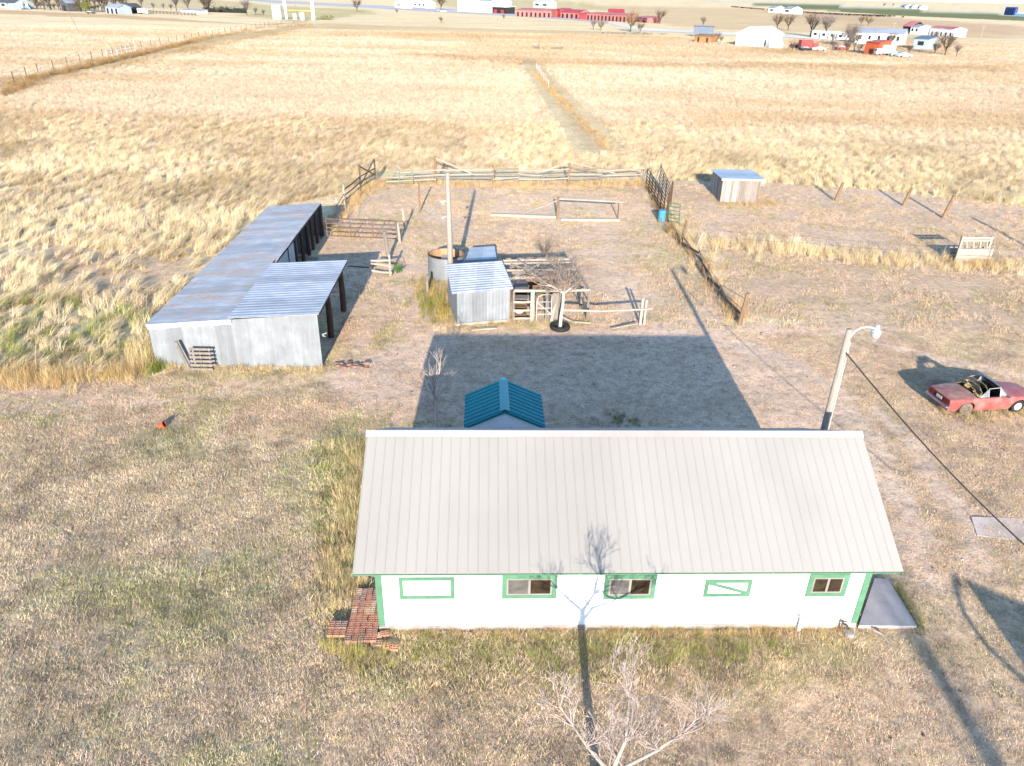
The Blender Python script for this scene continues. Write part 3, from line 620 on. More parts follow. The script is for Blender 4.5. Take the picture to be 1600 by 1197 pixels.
for (pa, pb, kind) in [((625, 935), (710, 901.5), 'blank'), ((784, 934.5), (871, 897.5), 'win'), ((942, 935), (1027, 897.5), 'win'), ((1098, 931.5), (1176, 905), 'diag'), ((1257, 931), (1329, 896), 'win')]:
    a0, z0 = wallpt(*pa); a1, z1 = wallpt(*pb); t = 0.125
    if kind == 'win':
        fr = MB(); casing(fr, a0, a1, z0, z1, t); cs_ = fr.build('window', m_green, house)
        b0, b1, c0, c1 = a0 + t, a1 - t, z0 + t, z1 - t; fr = MB(); casing(fr, b0, b1, c0, c1, 0.045, -0.028, 0.006); mid = (b0 + b1) / 2; wbox(fr, mid - 0.03, mid + 0.03, c0 + 0.045, c1 - 0.045, -0.026, 0.006); fr.build('frame', m_vinyl, cs_)
        p1 = MB(); wbox(p1, b0 + 0.045, mid - 0.03, c0 + 0.045, c1 - 0.045, -0.016, 0.004); p1.build('pane', m_screen if pa[0] < 1200 else m_glass, cs_)
        p1 = MB(); wbox(p1, mid + 0.03, b1 - 0.045, c0 + 0.045, c1 - 0.045, -0.012, 0.004); p1.build('pane', m_glass, cs_)
    else:
        fr = MB(); casing(fr, a0, a1, z0, z1, 0.105)
        if kind == 'diag':
            p, q = HP(a0 + 0.12, -0.014, z1 - 0.12), HP(a1 - 0.10, -0.014, z0 + 0.13); fr.beam(p, q, 0.03, 0.10)
        sh_ = fr.build('shutter_frame', m_green, house); p1 = MB(); wbox(p1, a0 + 0.09, a1 - 0.09, z0 + 0.09, z1 - 0.09, -0.012, 0.004); p1.build('shutter_board', m_white, sh_)
# things at the foot of the front wall
b_ = at(1248, 983); mb = MB(); h_ = 0.45
mb.tube([V(b_.x, b_.y, -0.05), V(b_.x, b_.y, h_)], 0.06, 12); mb.tube([V(b_.x, b_.y, h_ - 0.02), V(b_.x, b_.y, h_ + 0.05)], 0.085, 12)
solo('vent_pipe', mb, m_offwhite, b_, 'short white pipe standing against the front wall below the small right window', 'pipe')
b_ = at(1313, 986); t = T('yard_hydrant', 'small dark water spigot at the foot of the white wall', 'spigot', b_)
mb = MB(); mb.tube([V(b_.x, b_.y, -0.05), V(b_.x, b_.y, 0.34)], 0.028, 8); mb.build('standpipe', m_rustpipe, t)
mb = MB(); mb.tube([V(b_.x, b_.y, 0.30), V(b_.x + 0.08, b_.y - 0.1, 0.31), V(b_.x + 0.1, b_.y - 0.14, 0.22)], 0.03, 8); mb.beam(V(b_.x - 0.1, b_.y, 0.37), V(b_.x + 0.1, b_.y, 0.37), 0.03, 0.03); mb.build('spout', m_darkpipe, t)
b_ = at(1327, 991); mb = MB(); mb.lathe(b_, [(0, 0.07), (0.11, 0.06), (0.13, 0.03), (0.13, -0.05)], 18)
solo('well_cap', mb, M('grey lid', (0.36, 0.35, 0.34), 0.15, 6), b_, 'small round grey lid on the ground by the right corner of the white building', 'lid')
b_ = at(1375, 995); mb = MB(); p_, q_ = at(1365, 984, 0.06), at(1388, 1003, 0.04); mb.tube([p_, p_.lerp(q_, 0.5) + V(0.03, 0.03, 0.03), q_], [0.035, 0.03, 0.02], 6)
solo('fallen_branch', mb, m_woodl, p_, 'pale broken stick lying in front of the concrete slab', 'stick')

# ------------------------------------------------------------------ loose cored bricks by the left corner
def brick_mesh(name):
    L_, W_, H_ = 0.235, 0.15, 0.085; xs = [-L_ / 2]; nx, ny = 3, 2; cell = L_ / nx; hw = 0.052
    for i in range(nx): c_ = -L_ / 2 + (i + .5) * cell; xs += [c_ - hw / 2, c_ + hw / 2]
    xs.append(L_ / 2); yv = [-W_ / 2]
    for i in range(ny): c_ = -W_ / 2 + (i + .5) * W_ / ny; yv += [c_ - 0.024, c_ + 0.024]
    yv.append(W_ / 2); mb = MB(); g = lambda i, j, z: V(xs[i], yv[j], z)
    for i in range(len(xs) - 1):
        for j in range(len(yv) - 1):
            q = [(i, j), (i + 1, j), (i + 1, j + 1), (i, j + 1)]
            if i % 2 == 1 and j % 2 == 1:
                mb.add([g(*k, H_) for k in q] + [g(*k, 0.02) for k in q], [(4, 5, 6, 7)] + [(k, k + 4, (k + 1) % 4 + 4, (k + 1) % 4) for k in range(4)])
            else: mb.add([g(*k, H_) for k in q], [(0, 1, 2, 3)])
    e = [V(-L_ / 2, -W_ / 2, H_), V(L_ / 2, -W_ / 2, H_), V(L_ / 2, W_ / 2, H_), V(-L_ / 2, W_ / 2, H_)]; f = [V(q.x, q.y, 0) for q in e]
    mb.add(e + f, [(k, k + 4, (k + 1) % 4 + 4, (k + 1) % 4) for k in range(4)] + [(4, 7, 6, 5)])
    return mb
protos = []
for mt in (m_brick, m_brick2, m_brick3):
    me_ = brick_mesh('b').build('brick', mt, None, True); protos.append(me_)
rb = random.Random(3); first = [True] * 3
def brick(k, loc, rz, label, group, tilt=0.0):
    o = protos[k]
    if first[k]: first[k] = False
    else: o = o.copy(); C.objects.link(o)
    o.location = loc; o.rotation_euler = (tilt, rb.uniform(-.03, .03), rz); tag(o, label, 'brick', group)
LB = {0: 'orange cored brick in the pile against the left corner of the white building', 1: 'brown cored brick in the pile against the left corner of the white building', 2: 'tan cored brick in the pile against the left corner of the white building'}
base = HP(0, 0, 0)
for lay in range(2):
    for i in range(5):
        for j in range(8):
            if lay == 1 and (j in (6, 7) and i == 0): continue
            k = rb.choice([0, 0, 1, 1, 2]) if j > 3 else rb.choice([0, 0, 0, 1, 1]); 
            if lay == 0 and 0 < i < 4 and 0 < j < 7: continue      # buried inside the pile
            brick(k, HP(-0.13 - i * 0.165 + rb.uniform(-.012, .012), -0.42 + j * 0.245 + rb.uniform(-.015, .015), 0.0 + lay * 0.088 - 0.01), HPHI + PI / 2 + rb.uniform(-.06, .06), LB[k], 'bricks piled at the left corner of the building')
for i in range(3):
    for j in range(2):
        k = rb.choice([0, 1, 1]); brick(k, HP(-0.98 - i * 0.165, -0.24 + j * 0.25, 0.10 + 0.02 * j), HPHI + PI / 2 + rb.uniform(-.08, .08), LB[k], 'bricks piled at the left corner of the building')
for (px, py, rz, k, lab) in [(590, 996, 0.15, 2, 'pale tan cored brick lying in front of the green corner board'), (601, 993, 0.2, 0, 'orange cored brick next to the pale brick in front of the corner board'), (572, 1006, 1.4, 1, 'dark brown cored brick at the front foot of the brick pile'),
                             (590, 1008, 0.1, 1, 'brown cored brick in the short row of loose bricks in the grass'), (604, 1012, 0.05, 0, 'orange cored brick in the middle of the loose bricks in the grass'), (616, 1015, -0.1, 0, 'orange cored brick at the right end of the loose bricks in the grass')]:
    q = at(px, py); brick(k, (q.x, q.y, 0.02), rz, lab, 'loose bricks in the grass', 0.08)

# ================================================================== teal roofed shed behind
ts = T('garden_shed', 'small white shed with teal ribbed metal gable roof behind the white building', 'shed', (-0.25, 23.2, 0))
ph2 = 0.045
def SP(x_, y_, z_): return V(-0.2 + x_ * math.cos(ph2) - y_ * math.sin(ph2) - 0.02 , 22.1 + x_ * math.sin(ph2) + y_ * math.cos(ph2), z_)
wS, dS, zE, zR_ = 1.42, 2.35, 2.15, 2.76
def shp(mb, prof, y0, y1):
    n_ = len(prof); mb.add([SP(x_, y0, z) for x_, z in prof] + [SP(x_, y1, z) for x_, z in prof], [tuple(range(n_ - 1, -1, -1)), tuple(range(n_, 2 * n_))] + [(i, (i + 1) % n_, (i + 1) % n_ + n_, i + n_) for i in range(n_)])
mb = MB(); shp(mb, [(-1.3, 0), (1.3, 0), (1.3, zE - 0.0), (0, zR_ - 0.07), (-1.3, zE - 0.0)], 0.10, dS - 0.1); mb.build('wall', m_white, ts)
TP = [(0, 0), (0.2, 0.0), (0.35, 0.035), (0.6, 0.035), (0.75, 0.0)]
for s_ in (-1, 1):
    mb = MB(); a, b2, c_, d_ = SP(s_ * wS, 0, zE - 0.05), SP(s_ * wS, dS, zE - 0.05), SP(0, dS, zR_), SP(0, 0, zR_)
    if s_ > 0: mb.ribs(a, b2, c_, d_, 9, TP, 0.025)
    else: mb.ribs(b2, a, d_, c_, 9, TP, 0.025)
    rf = mb.build('roof', m_teal, ts)
mb = MB(); shp(mb, [(-0.17, zR_ - 0.025), (0, zR_ + 0.06), (0.17, zR_ - 0.025), (0, zR_ + 0.035)], -0.02, dS + 0.02); mb.build('ridge_cap', m_tealcap, ts)
mb = MB()
for s_ in (-1, 1): mb.beam(SP(s_ * (wS - .02), -0.015, zE - 0.09), SP(0, -0.015, zR_ - 0.05), 0.03, 0.09)
mb.build('rake_trim', m_teal, ts)

# ================================================================== bare trees
def grow(mb, r, p, d, L, rad, depth, upb=0.25, spread=0.6, kmin=2, kmax=3, nside=5, shrink=0.68, wob=0.18, tips=None):
    seg = 3 if depth > 0 else 2; pts = [p.copy()]; rads = [rad]; q = p.copy()
    for i in range(seg):
        d = (d + V(r.gauss(0, wob), r.gauss(0, wob), r.gauss(0, wob) + upb * 0.12)).normalized(); q = q + d * (L / seg); pts.append(q.copy()); rads.append(rad * (1 - 0.42 * (i + 1) / seg))
    mb.tube(pts, rads, nside if depth > 1 else max(3, nside - 2), cap=depth == 0)
    if depth == 0: return
    for k in range(r.randint(kmin, kmax)):
        i = r.randint(1, seg) if k else seg; ax = V(r.gauss(0, 1), r.gauss(0, 1), r.gauss(0, 1)).cross(d)
        ax = ax.normalized() if ax.length > 1e-4 else V(1, 0, 0); nd_ = (Matrix.Rotation(r.uniform(0.5, 1.15) * spread, 3, ax) @ d + V(0, 0, upb * 0.4)).normalized()
        grow(mb, r, pts[i], nd_, L * shrink * r.uniform(0.75, 1.2), max(rads[i] * 0.72, 0.004), depth - 1, upb, spread, kmin, kmax, nside, shrink, wob)
# the near tree in front of the building
fb = V(2.05, 8.62, 0); t = T('bare_tree', 'leafless pale-barked tree in front of the white building, its shadow climbing the wall', 'tree', fb)
fk = V(2.05, 8.64, 1.95); mb = MB(); mb.tube([fb + V(0, 0, -0.1), fb + V(0.02, 0, 0.5), fb + V(-0.02, 0.02, 1.2), fk + V(0, 0, 0.05)], [0.15, 0.12, 0.11, 0.115], 10)
lim = [[fk, at(950, 1205, 2.25), at(917, 1165, 2.6), at(896, 1135, 2.9)], [fk, at(957, 1203, 2.3), at(976, 1160, 2.75), at(981, 1118, 3.2), at(983, 1090, 3.45)], [fk, at(974, 1200, 2.3), at(1028, 1172, 2.6), at(1060, 1149, 2.85)]]
rads = [[0.062, 0.045, 0.034, 0.026], [0.066, 0.05, 0.037, 0.029, 0.024], [0.058, 0.042, 0.031, 0.023]]
for l, rr in zip(lim, rads): mb.tube(l, rr, 8)
tr_ = mb.build('trunk', m_bark, t, smooth=True); mb = MB(); r = random.Random(11)
for l, rr in zip(lim, rads):
    e = l[-1]; d = (l[-1] - l[-2]).normalized()
    for k in range(6):
        ax = V(r.gauss(0, 1), r.gauss(0, 1), r.gauss(0, 1)).normalized(); grow(mb, r, e, (Matrix.Rotation(r.uniform(0.15, 0.85), 3, ax) @ d + V(0, .1, 0.15)).normalized(), r.uniform(0.34, 0.55), rr[-1] * 0.62, 4, 0.3, 0.62, 2, 3, 5, 0.74, 0.12)
    for k in range(6):
        i = r.choice((1, 2, 2)); dd = V(r.uniform(-1, 1), r.uniform(-.3, 1), r.uniform(0.2, 1)).normalized(); grow(mb, r, l[i], dd, r.uniform(0.3, 0.5), 0.018, 4, 0.3, 0.6, 2, 3, 4, 0.72, 0.12)
mb.build('crown', m_twig, t)
# sapling in the shadow behind the building
b_ = V(-2.95, 25.0, 0); t = T('sapling', 'slender leafless sapling left of the teal-roofed shed at the shadow edge', 'tree', b_); m_sap = M('pink sapling bark', (0.50, 0.40, 0.35), 0.2, 5, rough=.95)
mb = MB(); mb.tube([b_, b_ + V(0.03, 0, 0.8), b_ + V(-0.02, 0.05, 1.6), b_ + V(-.06, 0.02, 2.5)], [0.05, 0.042, 0.034, 0.024], 6); mb.build('trunk', m_sap, t); mb = MB(); r = random.Random(5)
for k in range(14): grow(mb, r, b_ + V(-.02, 0.02, r.uniform(0.9, 2.5)), V(r.uniform(-1, .7), r.uniform(-.6, .6), r.uniform(.6, 1.7)).normalized(), r.uniform(.4, .7), 0.02, 3, 0.4, 0.5, 2, 3, 4, 0.7, 0.1)
mb.build('crown', m_sap, t)
# tall tree standing behind the viewpoint; only its shadow reaches the picture
b_ = V(11.3, -20.5, 0); t = T('bare_tree', 'tall narrow leafless tree whose blurred shadow crosses the grass right of the concrete slab', 'tree', b_)
mb = MB(); mb.tube([b_, b_ + V(0.05, 0, 3), b_ + V(-0.1, 0, 6), b_ + V(0.0, 0, 9.4)], [0.42, 0.36, 0.32, 0.2], 10); mb.build('trunk', m_bark, t); mb = MB(); r = random.Random(8)
for k in range(16): grow(mb, r, b_ + V(0, 0, r.uniform(5.5, 9.4)), V(r.uniform(-1, 1), r.uniform(-1, 1), r.uniform(0.9, 2)).normalized(), r.uniform(.9, 1.3), 0.06, 3, 0.4, 0.5, 2, 3, 4, 0.65, 0.12)
mb.build('crown', m_twig, t)

# ================================================================== long galvanised shed
A_, B_ = V(-16.43, 30.5, 0), V(-8.79, 30.68, 0); FL, FR_ = V(-17.13, 51.1, 0), V(-13.5, 51.25, 0); MID = V(-12.64, 30.6, 0); LR, LL = V(-9.06, 38.1, 0), V(-12.92, 38.1, 0)
shed = T('livestock_shed', 'long low open-fronted shed of galvanised sheet with rust-streaked roof', 'shed', A_)
up = lambda p, z: V(p.x, p.y, z)
CP = [(0, 0), (0.25, 0.006), (0.5, 0.010), (0.75, 0.006)]
mb = MB(); mb.ribs(up(MID, 2.3) + V(0.05, -0.1, 0), up(FR_, 2.33), up(FL, 2.0) + V(-.06, 0, 0), up(A_, 2.0) + V(-0.08, -0.1, 0), 90, CP, 0.02)
def warp(mb, amp):          # old sheets sag a little
    for q in mb.v: q.z += amp * (float(vn(q.x, q.y, 1.6, 77)) - 0.5) - 0.015 * math.sin((q.y - 30.5) / 20.5 * PI)
warp(mb, 0.07); mb.build('roof', m_galv_roof, shed, label='rust-streaked older roof section')
mb = MB(); mb.ribs(up(B_, 2.62) + V(0.1, -0.08, 0), up(LR, 2.62) + V(0.1, 0.05, 0), up(LL, 2.35) + V(-0.14, 0.05, 0.0), up(MID, 2.37) + V(-0.14, -0.08, 0), 24, [(0, 0), (0.3, 0.0), (0.45, 0.022), (0.7, 0.022), (0.85, 0)], 0.02)
mb.build('roof', m_galv_roof2, shed, label='cleaner ribbed roof section at the near end')
mb = MB(); mb.ribs(up(A_, -0.05), up(B_, -0.05), up(B_, 2.58), up(A_, 1.97), 60, CP, 0.02); mb.build('end_wall', m_galv_wall, shed)
mb = MB()
for k in range(14):          # crumpled flashing under the old eave
    p, q = A_.lerp(MID, k / 14), A_.lerp(MID, (k + 1) / 14); zp, zq = 2.02 + 0.3 * k / 14, 2.02 + 0.3 * (k + 1) / 14; j = [random.uniform(-.03, .03) for _ in range(4)]
    mb.slab([up(p, zp) + V(0, -0.10, 0), up(q, zq) + V(0, -0.10, 0), up(q, zq - 0.26 + j[0]) + V(0, -0.05 + j[1] * .6, 0), up(p, zp - 0.26 + j[2]) + V(0, -0.05 + j[1] * .6, 0)], 0.012, V(0, 1, 0))
mb.build('flashing', m_galv_bright, shed)
mb = MB(); mb.ribs(up(FL, -0.05), up(A_, -0.05), up(A_, 1.94), up(FL, 1.94), 80, CP, 0.02); mb.build('back_wall', m_galv_wall, shed)
mb = MB(); mb.ribs(up(FR_, -0.05), up(FL, -0.05), up(FL, 1.9), up(FR_, 2.2), 20, CP, 0.02); mb.build('end_wall', m_galv_wall, shed)
mb = MB(); mb.ribs(up(MID, 0) + V(-0.35, 7.6, 0), up(MID, 0) + V(-0.55, 12.2, 0), up(MID, 2.1) + V(-0.55, 12.2, 0), up(MID, 2.1) + V(-0.35, 7.6, 0), 26, CP, 0.02); mb.build('front_panel', m_galv_roof2, shed)
for f in (0.04, 0.16, 0.29, 0.40, 0.52, 0.62, 0.70, 0.78, 0.84, 0.91, 0.985):
    p = MID.lerp(FR_, f) + V(-0.12, 0, 0); mb = MB(); mb.tube([p, up(p, 2.2) + V(random.uniform(-.05, .05), 0, 0)], [0.12, 0.10], 8); mb.build('post', m_rustpost, shed)
for p, hh in ((V(-9.13, 33.95, 0), 2.45), (V(-9.22, 37.35, 0), 2.45)):
    mb = MB(); mb.tube([p, up(p, 1.2) + V(0.02, 0, 0), up(p, hh)], [0.16, 0.15, 0.13], 10); mb.build('post', m_rustpost, shed)
mb = MB(); mb.beam(up(MID, 2.2) + V(-0.1, 0.1, 0), up(FR_, 2.2) + V(-0.1, -0.1, 0), 0.12, 0.15); mb.beam(up(B_, 2.52) + V(0, 0.1, 0), up(LR, 2.52), 0.12, 0.16); mb.build('beam', m_rustpost, shed)
for (px, py) in ((484, 397), ):
    p = at(px, py); mb = MB(); mb.ribs(p + V(-0.75, 0, 0.02), p, p + V(0.0, 0.05, 1.75), p + V(-0.75, 0.05, 1.75), 9, CP, 0.02)
    solo('metal_sheet', mb, galv('blue galvanised', (0.30, 0.36, 0.42), 0, 0.55, 0.3, 5), p, 'upright sheet of corrugated metal leaning in the open front of the long shed', 'metal sheet')
p = at(470, 404); mb = MB(); mb.beam(p + V(-0.6, 0, 0.12), p + V(1.2, -0.2, 0.12), 0.22, 0.08)
solo('plank', mb, m_woodl, p, 'pale plank lying at the mouth of the long shed', 'plank')
b_ = at(505, 487); mb = MB(); p = V(-8.75, 31.0, 1.45); mb.tube([p, p + V(0.12, 0.02, 0.02), p + V(0.2, 0.05, 0.06)], 0.02, 6); mb.tube([p + V(0, 0, -.06), p + V(0.14, 0, -0.1)], 0.02, 6)
mb.build('hook', m_ltmetal, shed)
# leaning post and pallet in front of the end wall
b_ = at(297, 577); tp = at(282, 530, 0.0); h_ = 1.35; mb = MB(); mb.tube([b_ + V(0, 0, -0.1), b_ + V(-0.42, 0.05, h_)], [0.09, 0.08], 10)
solo('leaning_post', mb, m_wood, b_, 'leaning brown post in front of the galvanised end wall', 'post')
b_ = at(316, 579); t = T('pallet', 'grey wooden pallet propped upright by the leaning post', 'pallet', b_)
for k in range(6):
    z = 0.06 + k * 0.19; mb = MB(); mb.box(b_ + V(0, z * 0.12, z), (1.0, 0.03, 0.11), random.uniform(-.01, .01)); mb.build('slat', m_wood, t)
for a in (-0.42, 0.0, 0.42):
    mb = MB(); mb.box(b_ + V(a, 0.11, 0.52), (0.06, 0.09, 1.05), 0, (-0.12, 0)); mb.build('stringer', m_woodd, t)
# rubble
r = random.Random(2); c0 = at(545, 572)
rk = []
for k in range(26):
    q = at(522 + r.random() * 54, 567 + r.random() * 9); s_ = r.uniform(0.07, 0.17); mb = MB(); mb.lathe(V(0, 0, 0), [(0, -0.5), (0.7, -0.4), (1, 0), (0.6, 0.5), (0, 0.55)], 7); 
    for v in mb.v: v.x *= s_ * r.uniform(1, 1.3); v.y *= s_ * r.uniform(.8, 1.1); v.z *= s_ * 0.7
    mb.v = [v + V(q.x, q.y, s_ * 0.25) for v in mb.v]; solo('rubble_stone', mb, m_stone, (q.x, q.y, 0), 'pinkish stone in the low rubble heap beside the near corner of the shed', 'stone', 'stones of the rubble heap')
# small orange thing on the lawn
b_ = at(253, 668); t = T('toppled_bucket', 'small orange-red bucket-like object lying on the left lawn', 'bucket', b_)
Rm = Matrix.Rotation(1.15, 3, 'Y'); mb = MB(); mb.lathe(b_ + V(0, 0, 0.11), [(0, -0.14), (0.09, -0.14), (0.13, 0.14), (0.115, 0.14), (0.08, -0.12), (0, -0.12)], 16, rot=Rm); mb.build('pail', m_orange, t)
mb = MB(); mb.tube([b_ + V(0.1, 0.1, 0.1), b_ + V(0.2, 0.22, 0.2), b_ + V(0.24, 0.26, 0.34)], 0.018, 6); mb.build('bail', m_darkpipe, t)
b_ = at(2, 530); mb = MB(); mb.box(b_ + V(-0.05, 0, 0.5), (0.28, 0.04, 0.22), 0.2); mb.tube([b_, b_ + V(-0.05, 0.03, 0.62)], 0.025, 6)
solo('marker', mb, m_yellow, b_, 'small yellow marker standing in the tall grass at the left edge', 'marker')

# ================================================================== coop, tank, pen
coop = T('coop', 'small galvanised coop with a bright ribbed metal roof', 'coop', (-2.9, 35.7, 0))
c1, c2, c3, c4 = V(-2.92, 35.7, 0), V(-0.2, 36.42, 0), V(-0.85, 39.7, 0), V(-3.68, 38.95, 0)
r1, r2, r3, r4 = V(-3.16, 35.52, 1.82), V(-0.03, 36.45, 1.82), V(-0.71, 39.82, 2.2), V(-3.78, 39.0, 2.2)
mb = MB(); mb.ribs(r2, r3, r4, r1, 13, [(0, 0), (0.3, 0), (0.45, 0.03), (0.65, 0.03), (0.8, 0)], 0.02); mb.build('roof', m_galv_bright, coop)
for p, q, zp, zq in ((c1, c2, 1.78, 1.78), (c2, c3, 1.78, 2.15), (c3, c4, 2.15, 2.15), (c4, c1, 2.15, 1.78)):
    mb = MB(); mb.ribs(up(p, -0.05), up(q, -0.05), up(q, zq), up(p, zp), 16, CP, 0.02); mb.build('wall', m_galv_wall, coop)
mb = MB(); mb.beam(up(c1, 0.06) + V(-0.05, -0.06, 0), up(c2, 0.06) + V(0.0, -0.06, 0), 0.06, 0.14); mb.build('sill_board', m_woodl, coop)
mb = MB(); mb.beam(at(736, 515, 0.05), at(776, 512, 0.05), 0.18, 0.06); solo('plank', mb, m_woodl, at(756, 514), 'pale plank lying in front of the galvanised coop', 'plank')
tc_ = V(-4.17, 43.35, 0); tank = T('stock_tank', 'round open galvanised tank with rusty inside behind the coop', 'tank', tc_)
mb = MB(); mb.lathe(tc_, [(1.1, 0), (1.1, 0.45), (1.115, 0.47), (1.1, 0.49), (1.1, 0.9), (1.115, 0.92), (1.1, 0.94), (1.1, 1.36), (1.08, 1.36)], 40); mb.build('side', m_galv_wall, tank, smooth=False)
mb = MB(); mb.lathe(tc_, [(1.08, 1.36), (1.07, 0.3), (0, 0.28)], 40); mb.build('lining', m_rust, tank)
mb = MB(); mb.lathe(tc_, [(1.07, 1.37), (1.09, 1.40), (1.12, 1.37), (1.10, 1.35)], 40); mb.build('rim', m_rustpipe, tank)
mb = MB(); mb.beam(tc_ + V(0.05, -0.9, 0.95), tc_ + V(0.0, 0.95, 1.0), 0.7, 0.02); mb.build('baffle_sheet', m_galv_roof2, tank)
lid = T('low_sheet_roof', 'low metal-topped box behind the coop beside the round tank', 'box', (-2.0, 45, 0)); L4 = [V(-3.02, 43.5, 0.92), V(-1.12, 44.05, 0.92), V(-1.3, 46.35, 0.98), V(-2.86, 45.9, 0.98)]
mb = MB(); mb.ribs(*L4, 10, CP, 0.03); mb.build('top_sheet', m_galv_bright, lid)
mb = MB()
for k in range(4): mb.ribs(up(L4[k], 0), up(L4[(k + 1) % 4], 0), L4[(k + 1) % 4] - V(0, 0, .04), L4[k] - V(0, 0, .04), 8, CP, 0.015)
mb.build('side_sheet', m_galv_roof2, lid)
b_ = at(668, 459); mb = MB(); mb.tube([b_, b_ + V(0, 0, 1.15)], [0.09, 0.08], 8); solo('tank_post', mb, m_wood, b_, 'grey post standing left of the round tank in the weeds', 'post')
# central utility pole
pb = V(-3.55, 39.5, 0); ph_ = hgt(pb, 270); pole = T('utility_pole', 'tall bare wooden pole behind the coop carrying two white lamps', 'pole', pb)
mb = MB(); mb.tube([pb, pb + V(-0.02, 0, ph_ * .5), pb + V(-0.06, 0, ph_)], [0.17, 0.15, 0.11], 12); mb.build('shaft', m_pole, pole, smooth=True)
for z, s_ in ((ph_ - 1.5, 1.0), (ph_ - 2.35, 0.8)):
    mb = MB(); c_ = pb + V(-0.12, -0.05, z); mb.tube([c_, c_ + V(-0.14, -0.06, 0.05)], 0.025, 6); d = V(-0.6, -0.55, -0.45).normalized(); q = c_ + V(-0.14, -0.06, 0.05)
    mb.tube([q, q + d * 0.1 * s_, q + d * 0.2 * s_, q + d * 0.22 * s_], [0.05 * s_, 0.08 * s_, 0.15 * s_, 0.13 * s_], 12); mb.build('floodlight', m_ltmetal, pole)
# the pen
pen = T('animal_pen', 'rough timber pen with a pole-framed top beside the coop', 'pen', (1.8, 38.5, 0))
pz = 1.72; F0, F1, B1, B0 = V(0.0, 36.4, 0), V(3.95, 36.72, 0), V(3.35, 41.8, 0), V(-0.75, 41.2, 0)
def pbm(nm, p, q, w_, mt, root=None, n=7): mb = MB(); p = Vector(p); q = Vector(q); mid = p.lerp(q, 0.5) + V(0, 0, random.uniform(-.03, .03)); mb.tube([p, mid, q], [w_ / 2 * 1.1, w_ / 2, w_ / 2 * .85], n); return mb.build(nm, mt, root if root else pen)
for p in (F0, V(0.98, 36.5, 0), V(1.75, 36.55, 0), V(2.45, 36.6, 0), F1, V(3.75, 38.5, 0), V(3.55, 40.2, 0), B1, V(1.4, 41.5, 0), B0, V(-0.4, 38.9, 0)): pbm('post', p + V(0, 0, -.1), up(p, pz), 0.15, m_wood)
for p, q in ((F0, F1), (F1, B1), (B1, B0)): pbm('top_rail', up(p, pz) , up(q, pz), 0.15, m_woodl)
for f in (0.35, 0.62, 0.86): pbm('top_rail', up(B0.lerp(F0, 1 - f), pz + .06) + V(-.2, 0, 0), up(B1.lerp(F1, 1 - f), pz + .06), 0.12, m_woodl)
pbm('top_rail', V(-0.3, 37.6, pz + .14), V(1.6, 40.8, pz + .1), 0.10, m_woodl); pbm('top_rail', V(-0.2, 40.0, pz + .16), V(2.4, 38.4, pz + .12), 0.10, m_wood); pbm('top_rail', V(0.2, 41.0, pz + .12), V(1.9, 37.6, pz + .2), 0.09, m_woodl)
for z in (0.15, 0.62, 1.1):
    pbm('side_rail', V(0.0, 36.38, z), V(0.98, 36.48, z), 0.13, m_woodl); pbm('side_rail', up(F1, z), up(B1, z), 0.09, m_wood); pbm('side_rail', up(B1, z), up(B0, z), 0.09, m_wood)
mb = MB(); mb.box(V(0.98, 36.40, 0.86), (0.20, 0.05, 1.72), 0.1); mb.build('gate_board', m_woodl, pen); mb = MB(); mb.box(V(0.98, 36.36, 1.6), (0.19, 0.03, 0.32), 0.1); mb.build('plaque', m_plaque, pen)
mb = MB(); mb.box(V(2.2, 36.52, 0.85), (0.34, 0.05, 1.5), 0.1); mb.build('gate_board', m_wood, pen)
g = MB(); arc = [V(1.22, 36.46, 0.05), V(1.22, 36.46, 1.1), V(1.3, 36.47, 1.38), V(1.5, 36.48, 1.5), V(2.0, 36.52, 1.5), V(2.0, 36.52, 0.05)]; g.tube(arc, 0.025, 6)
for z in (0.4, 0.75, 1.1): g.tube([V(1.22, 36.46, z), V(2.0, 36.52, z)], 0.018, 6)
g.tube([V(1.22, 36.46, 1.1), V(2.0, 36.52, 0.4)], 0.018, 6); g.build('gate', m_offwhite, pen)
for c_, s_, mt in ((V(0.35, 37.3, 0.5), (0.7, 0.5, 1.0), m_woodd), (V(1.5, 40.6, 0.55), (1.6, 0.6, 1.1), m_woodd), (V(0.3, 39.5, 0.4), (0.9, 0.9, 0.8), m_woodd)):
    q = V(c_.x, c_.y, 0); t = T('nest_box', {0.35: 'dark wooden nest box just inside the pen next to the coop', 1.5: 'long dark wooden nest box at the back of the pen', 0.3: 'square dark wooden nest box in the middle of the pen'}[round(c_.x, 2)], 'nest box', q)
    hx, hy, hz = [k / 2 for k in s_]; mb = MB()
    for a, dim in (((0, hy, 0), (s_[0], .04, s_[2])), ((-hx, 0, 0), (.04, s_[1] - .09, s_[2])), ((hx, 0, 0), (.04, s_[1] - .09, s_[2]))): mb.box(c_ + V(*a), dim)
    mb.build('carcass', mt, t); mb = MB(); mb.box(c_ + V(0, 0, 0.0), (s_[0] - .09, s_[1] - .09, .04)); mb.box(c_ + V(0, -0.03, -hz + .08), (s_[0] - .09, s_[1] - .09, .04)); mb.build('shelf', m_woodt, t); mb = MB(); mb.box(c_ + V(0, -.02, hz + .03), (s_[0] + .12, s_[1] + .1, .04)); mb.build('lid', m_wood, t)
b_ = at(811, 493); mb = MB(); mb.lathe(b_ + V(0, .3, 0), [(0, .02), (.2, .02), (.26, .3), (.24, .3), (.18, .05), (0, .05)], 16); solo('feed_pan', mb, m_white, b_ + V(0, .3, 0), 'white feed pan inside the pen beside the coop', 'pan')
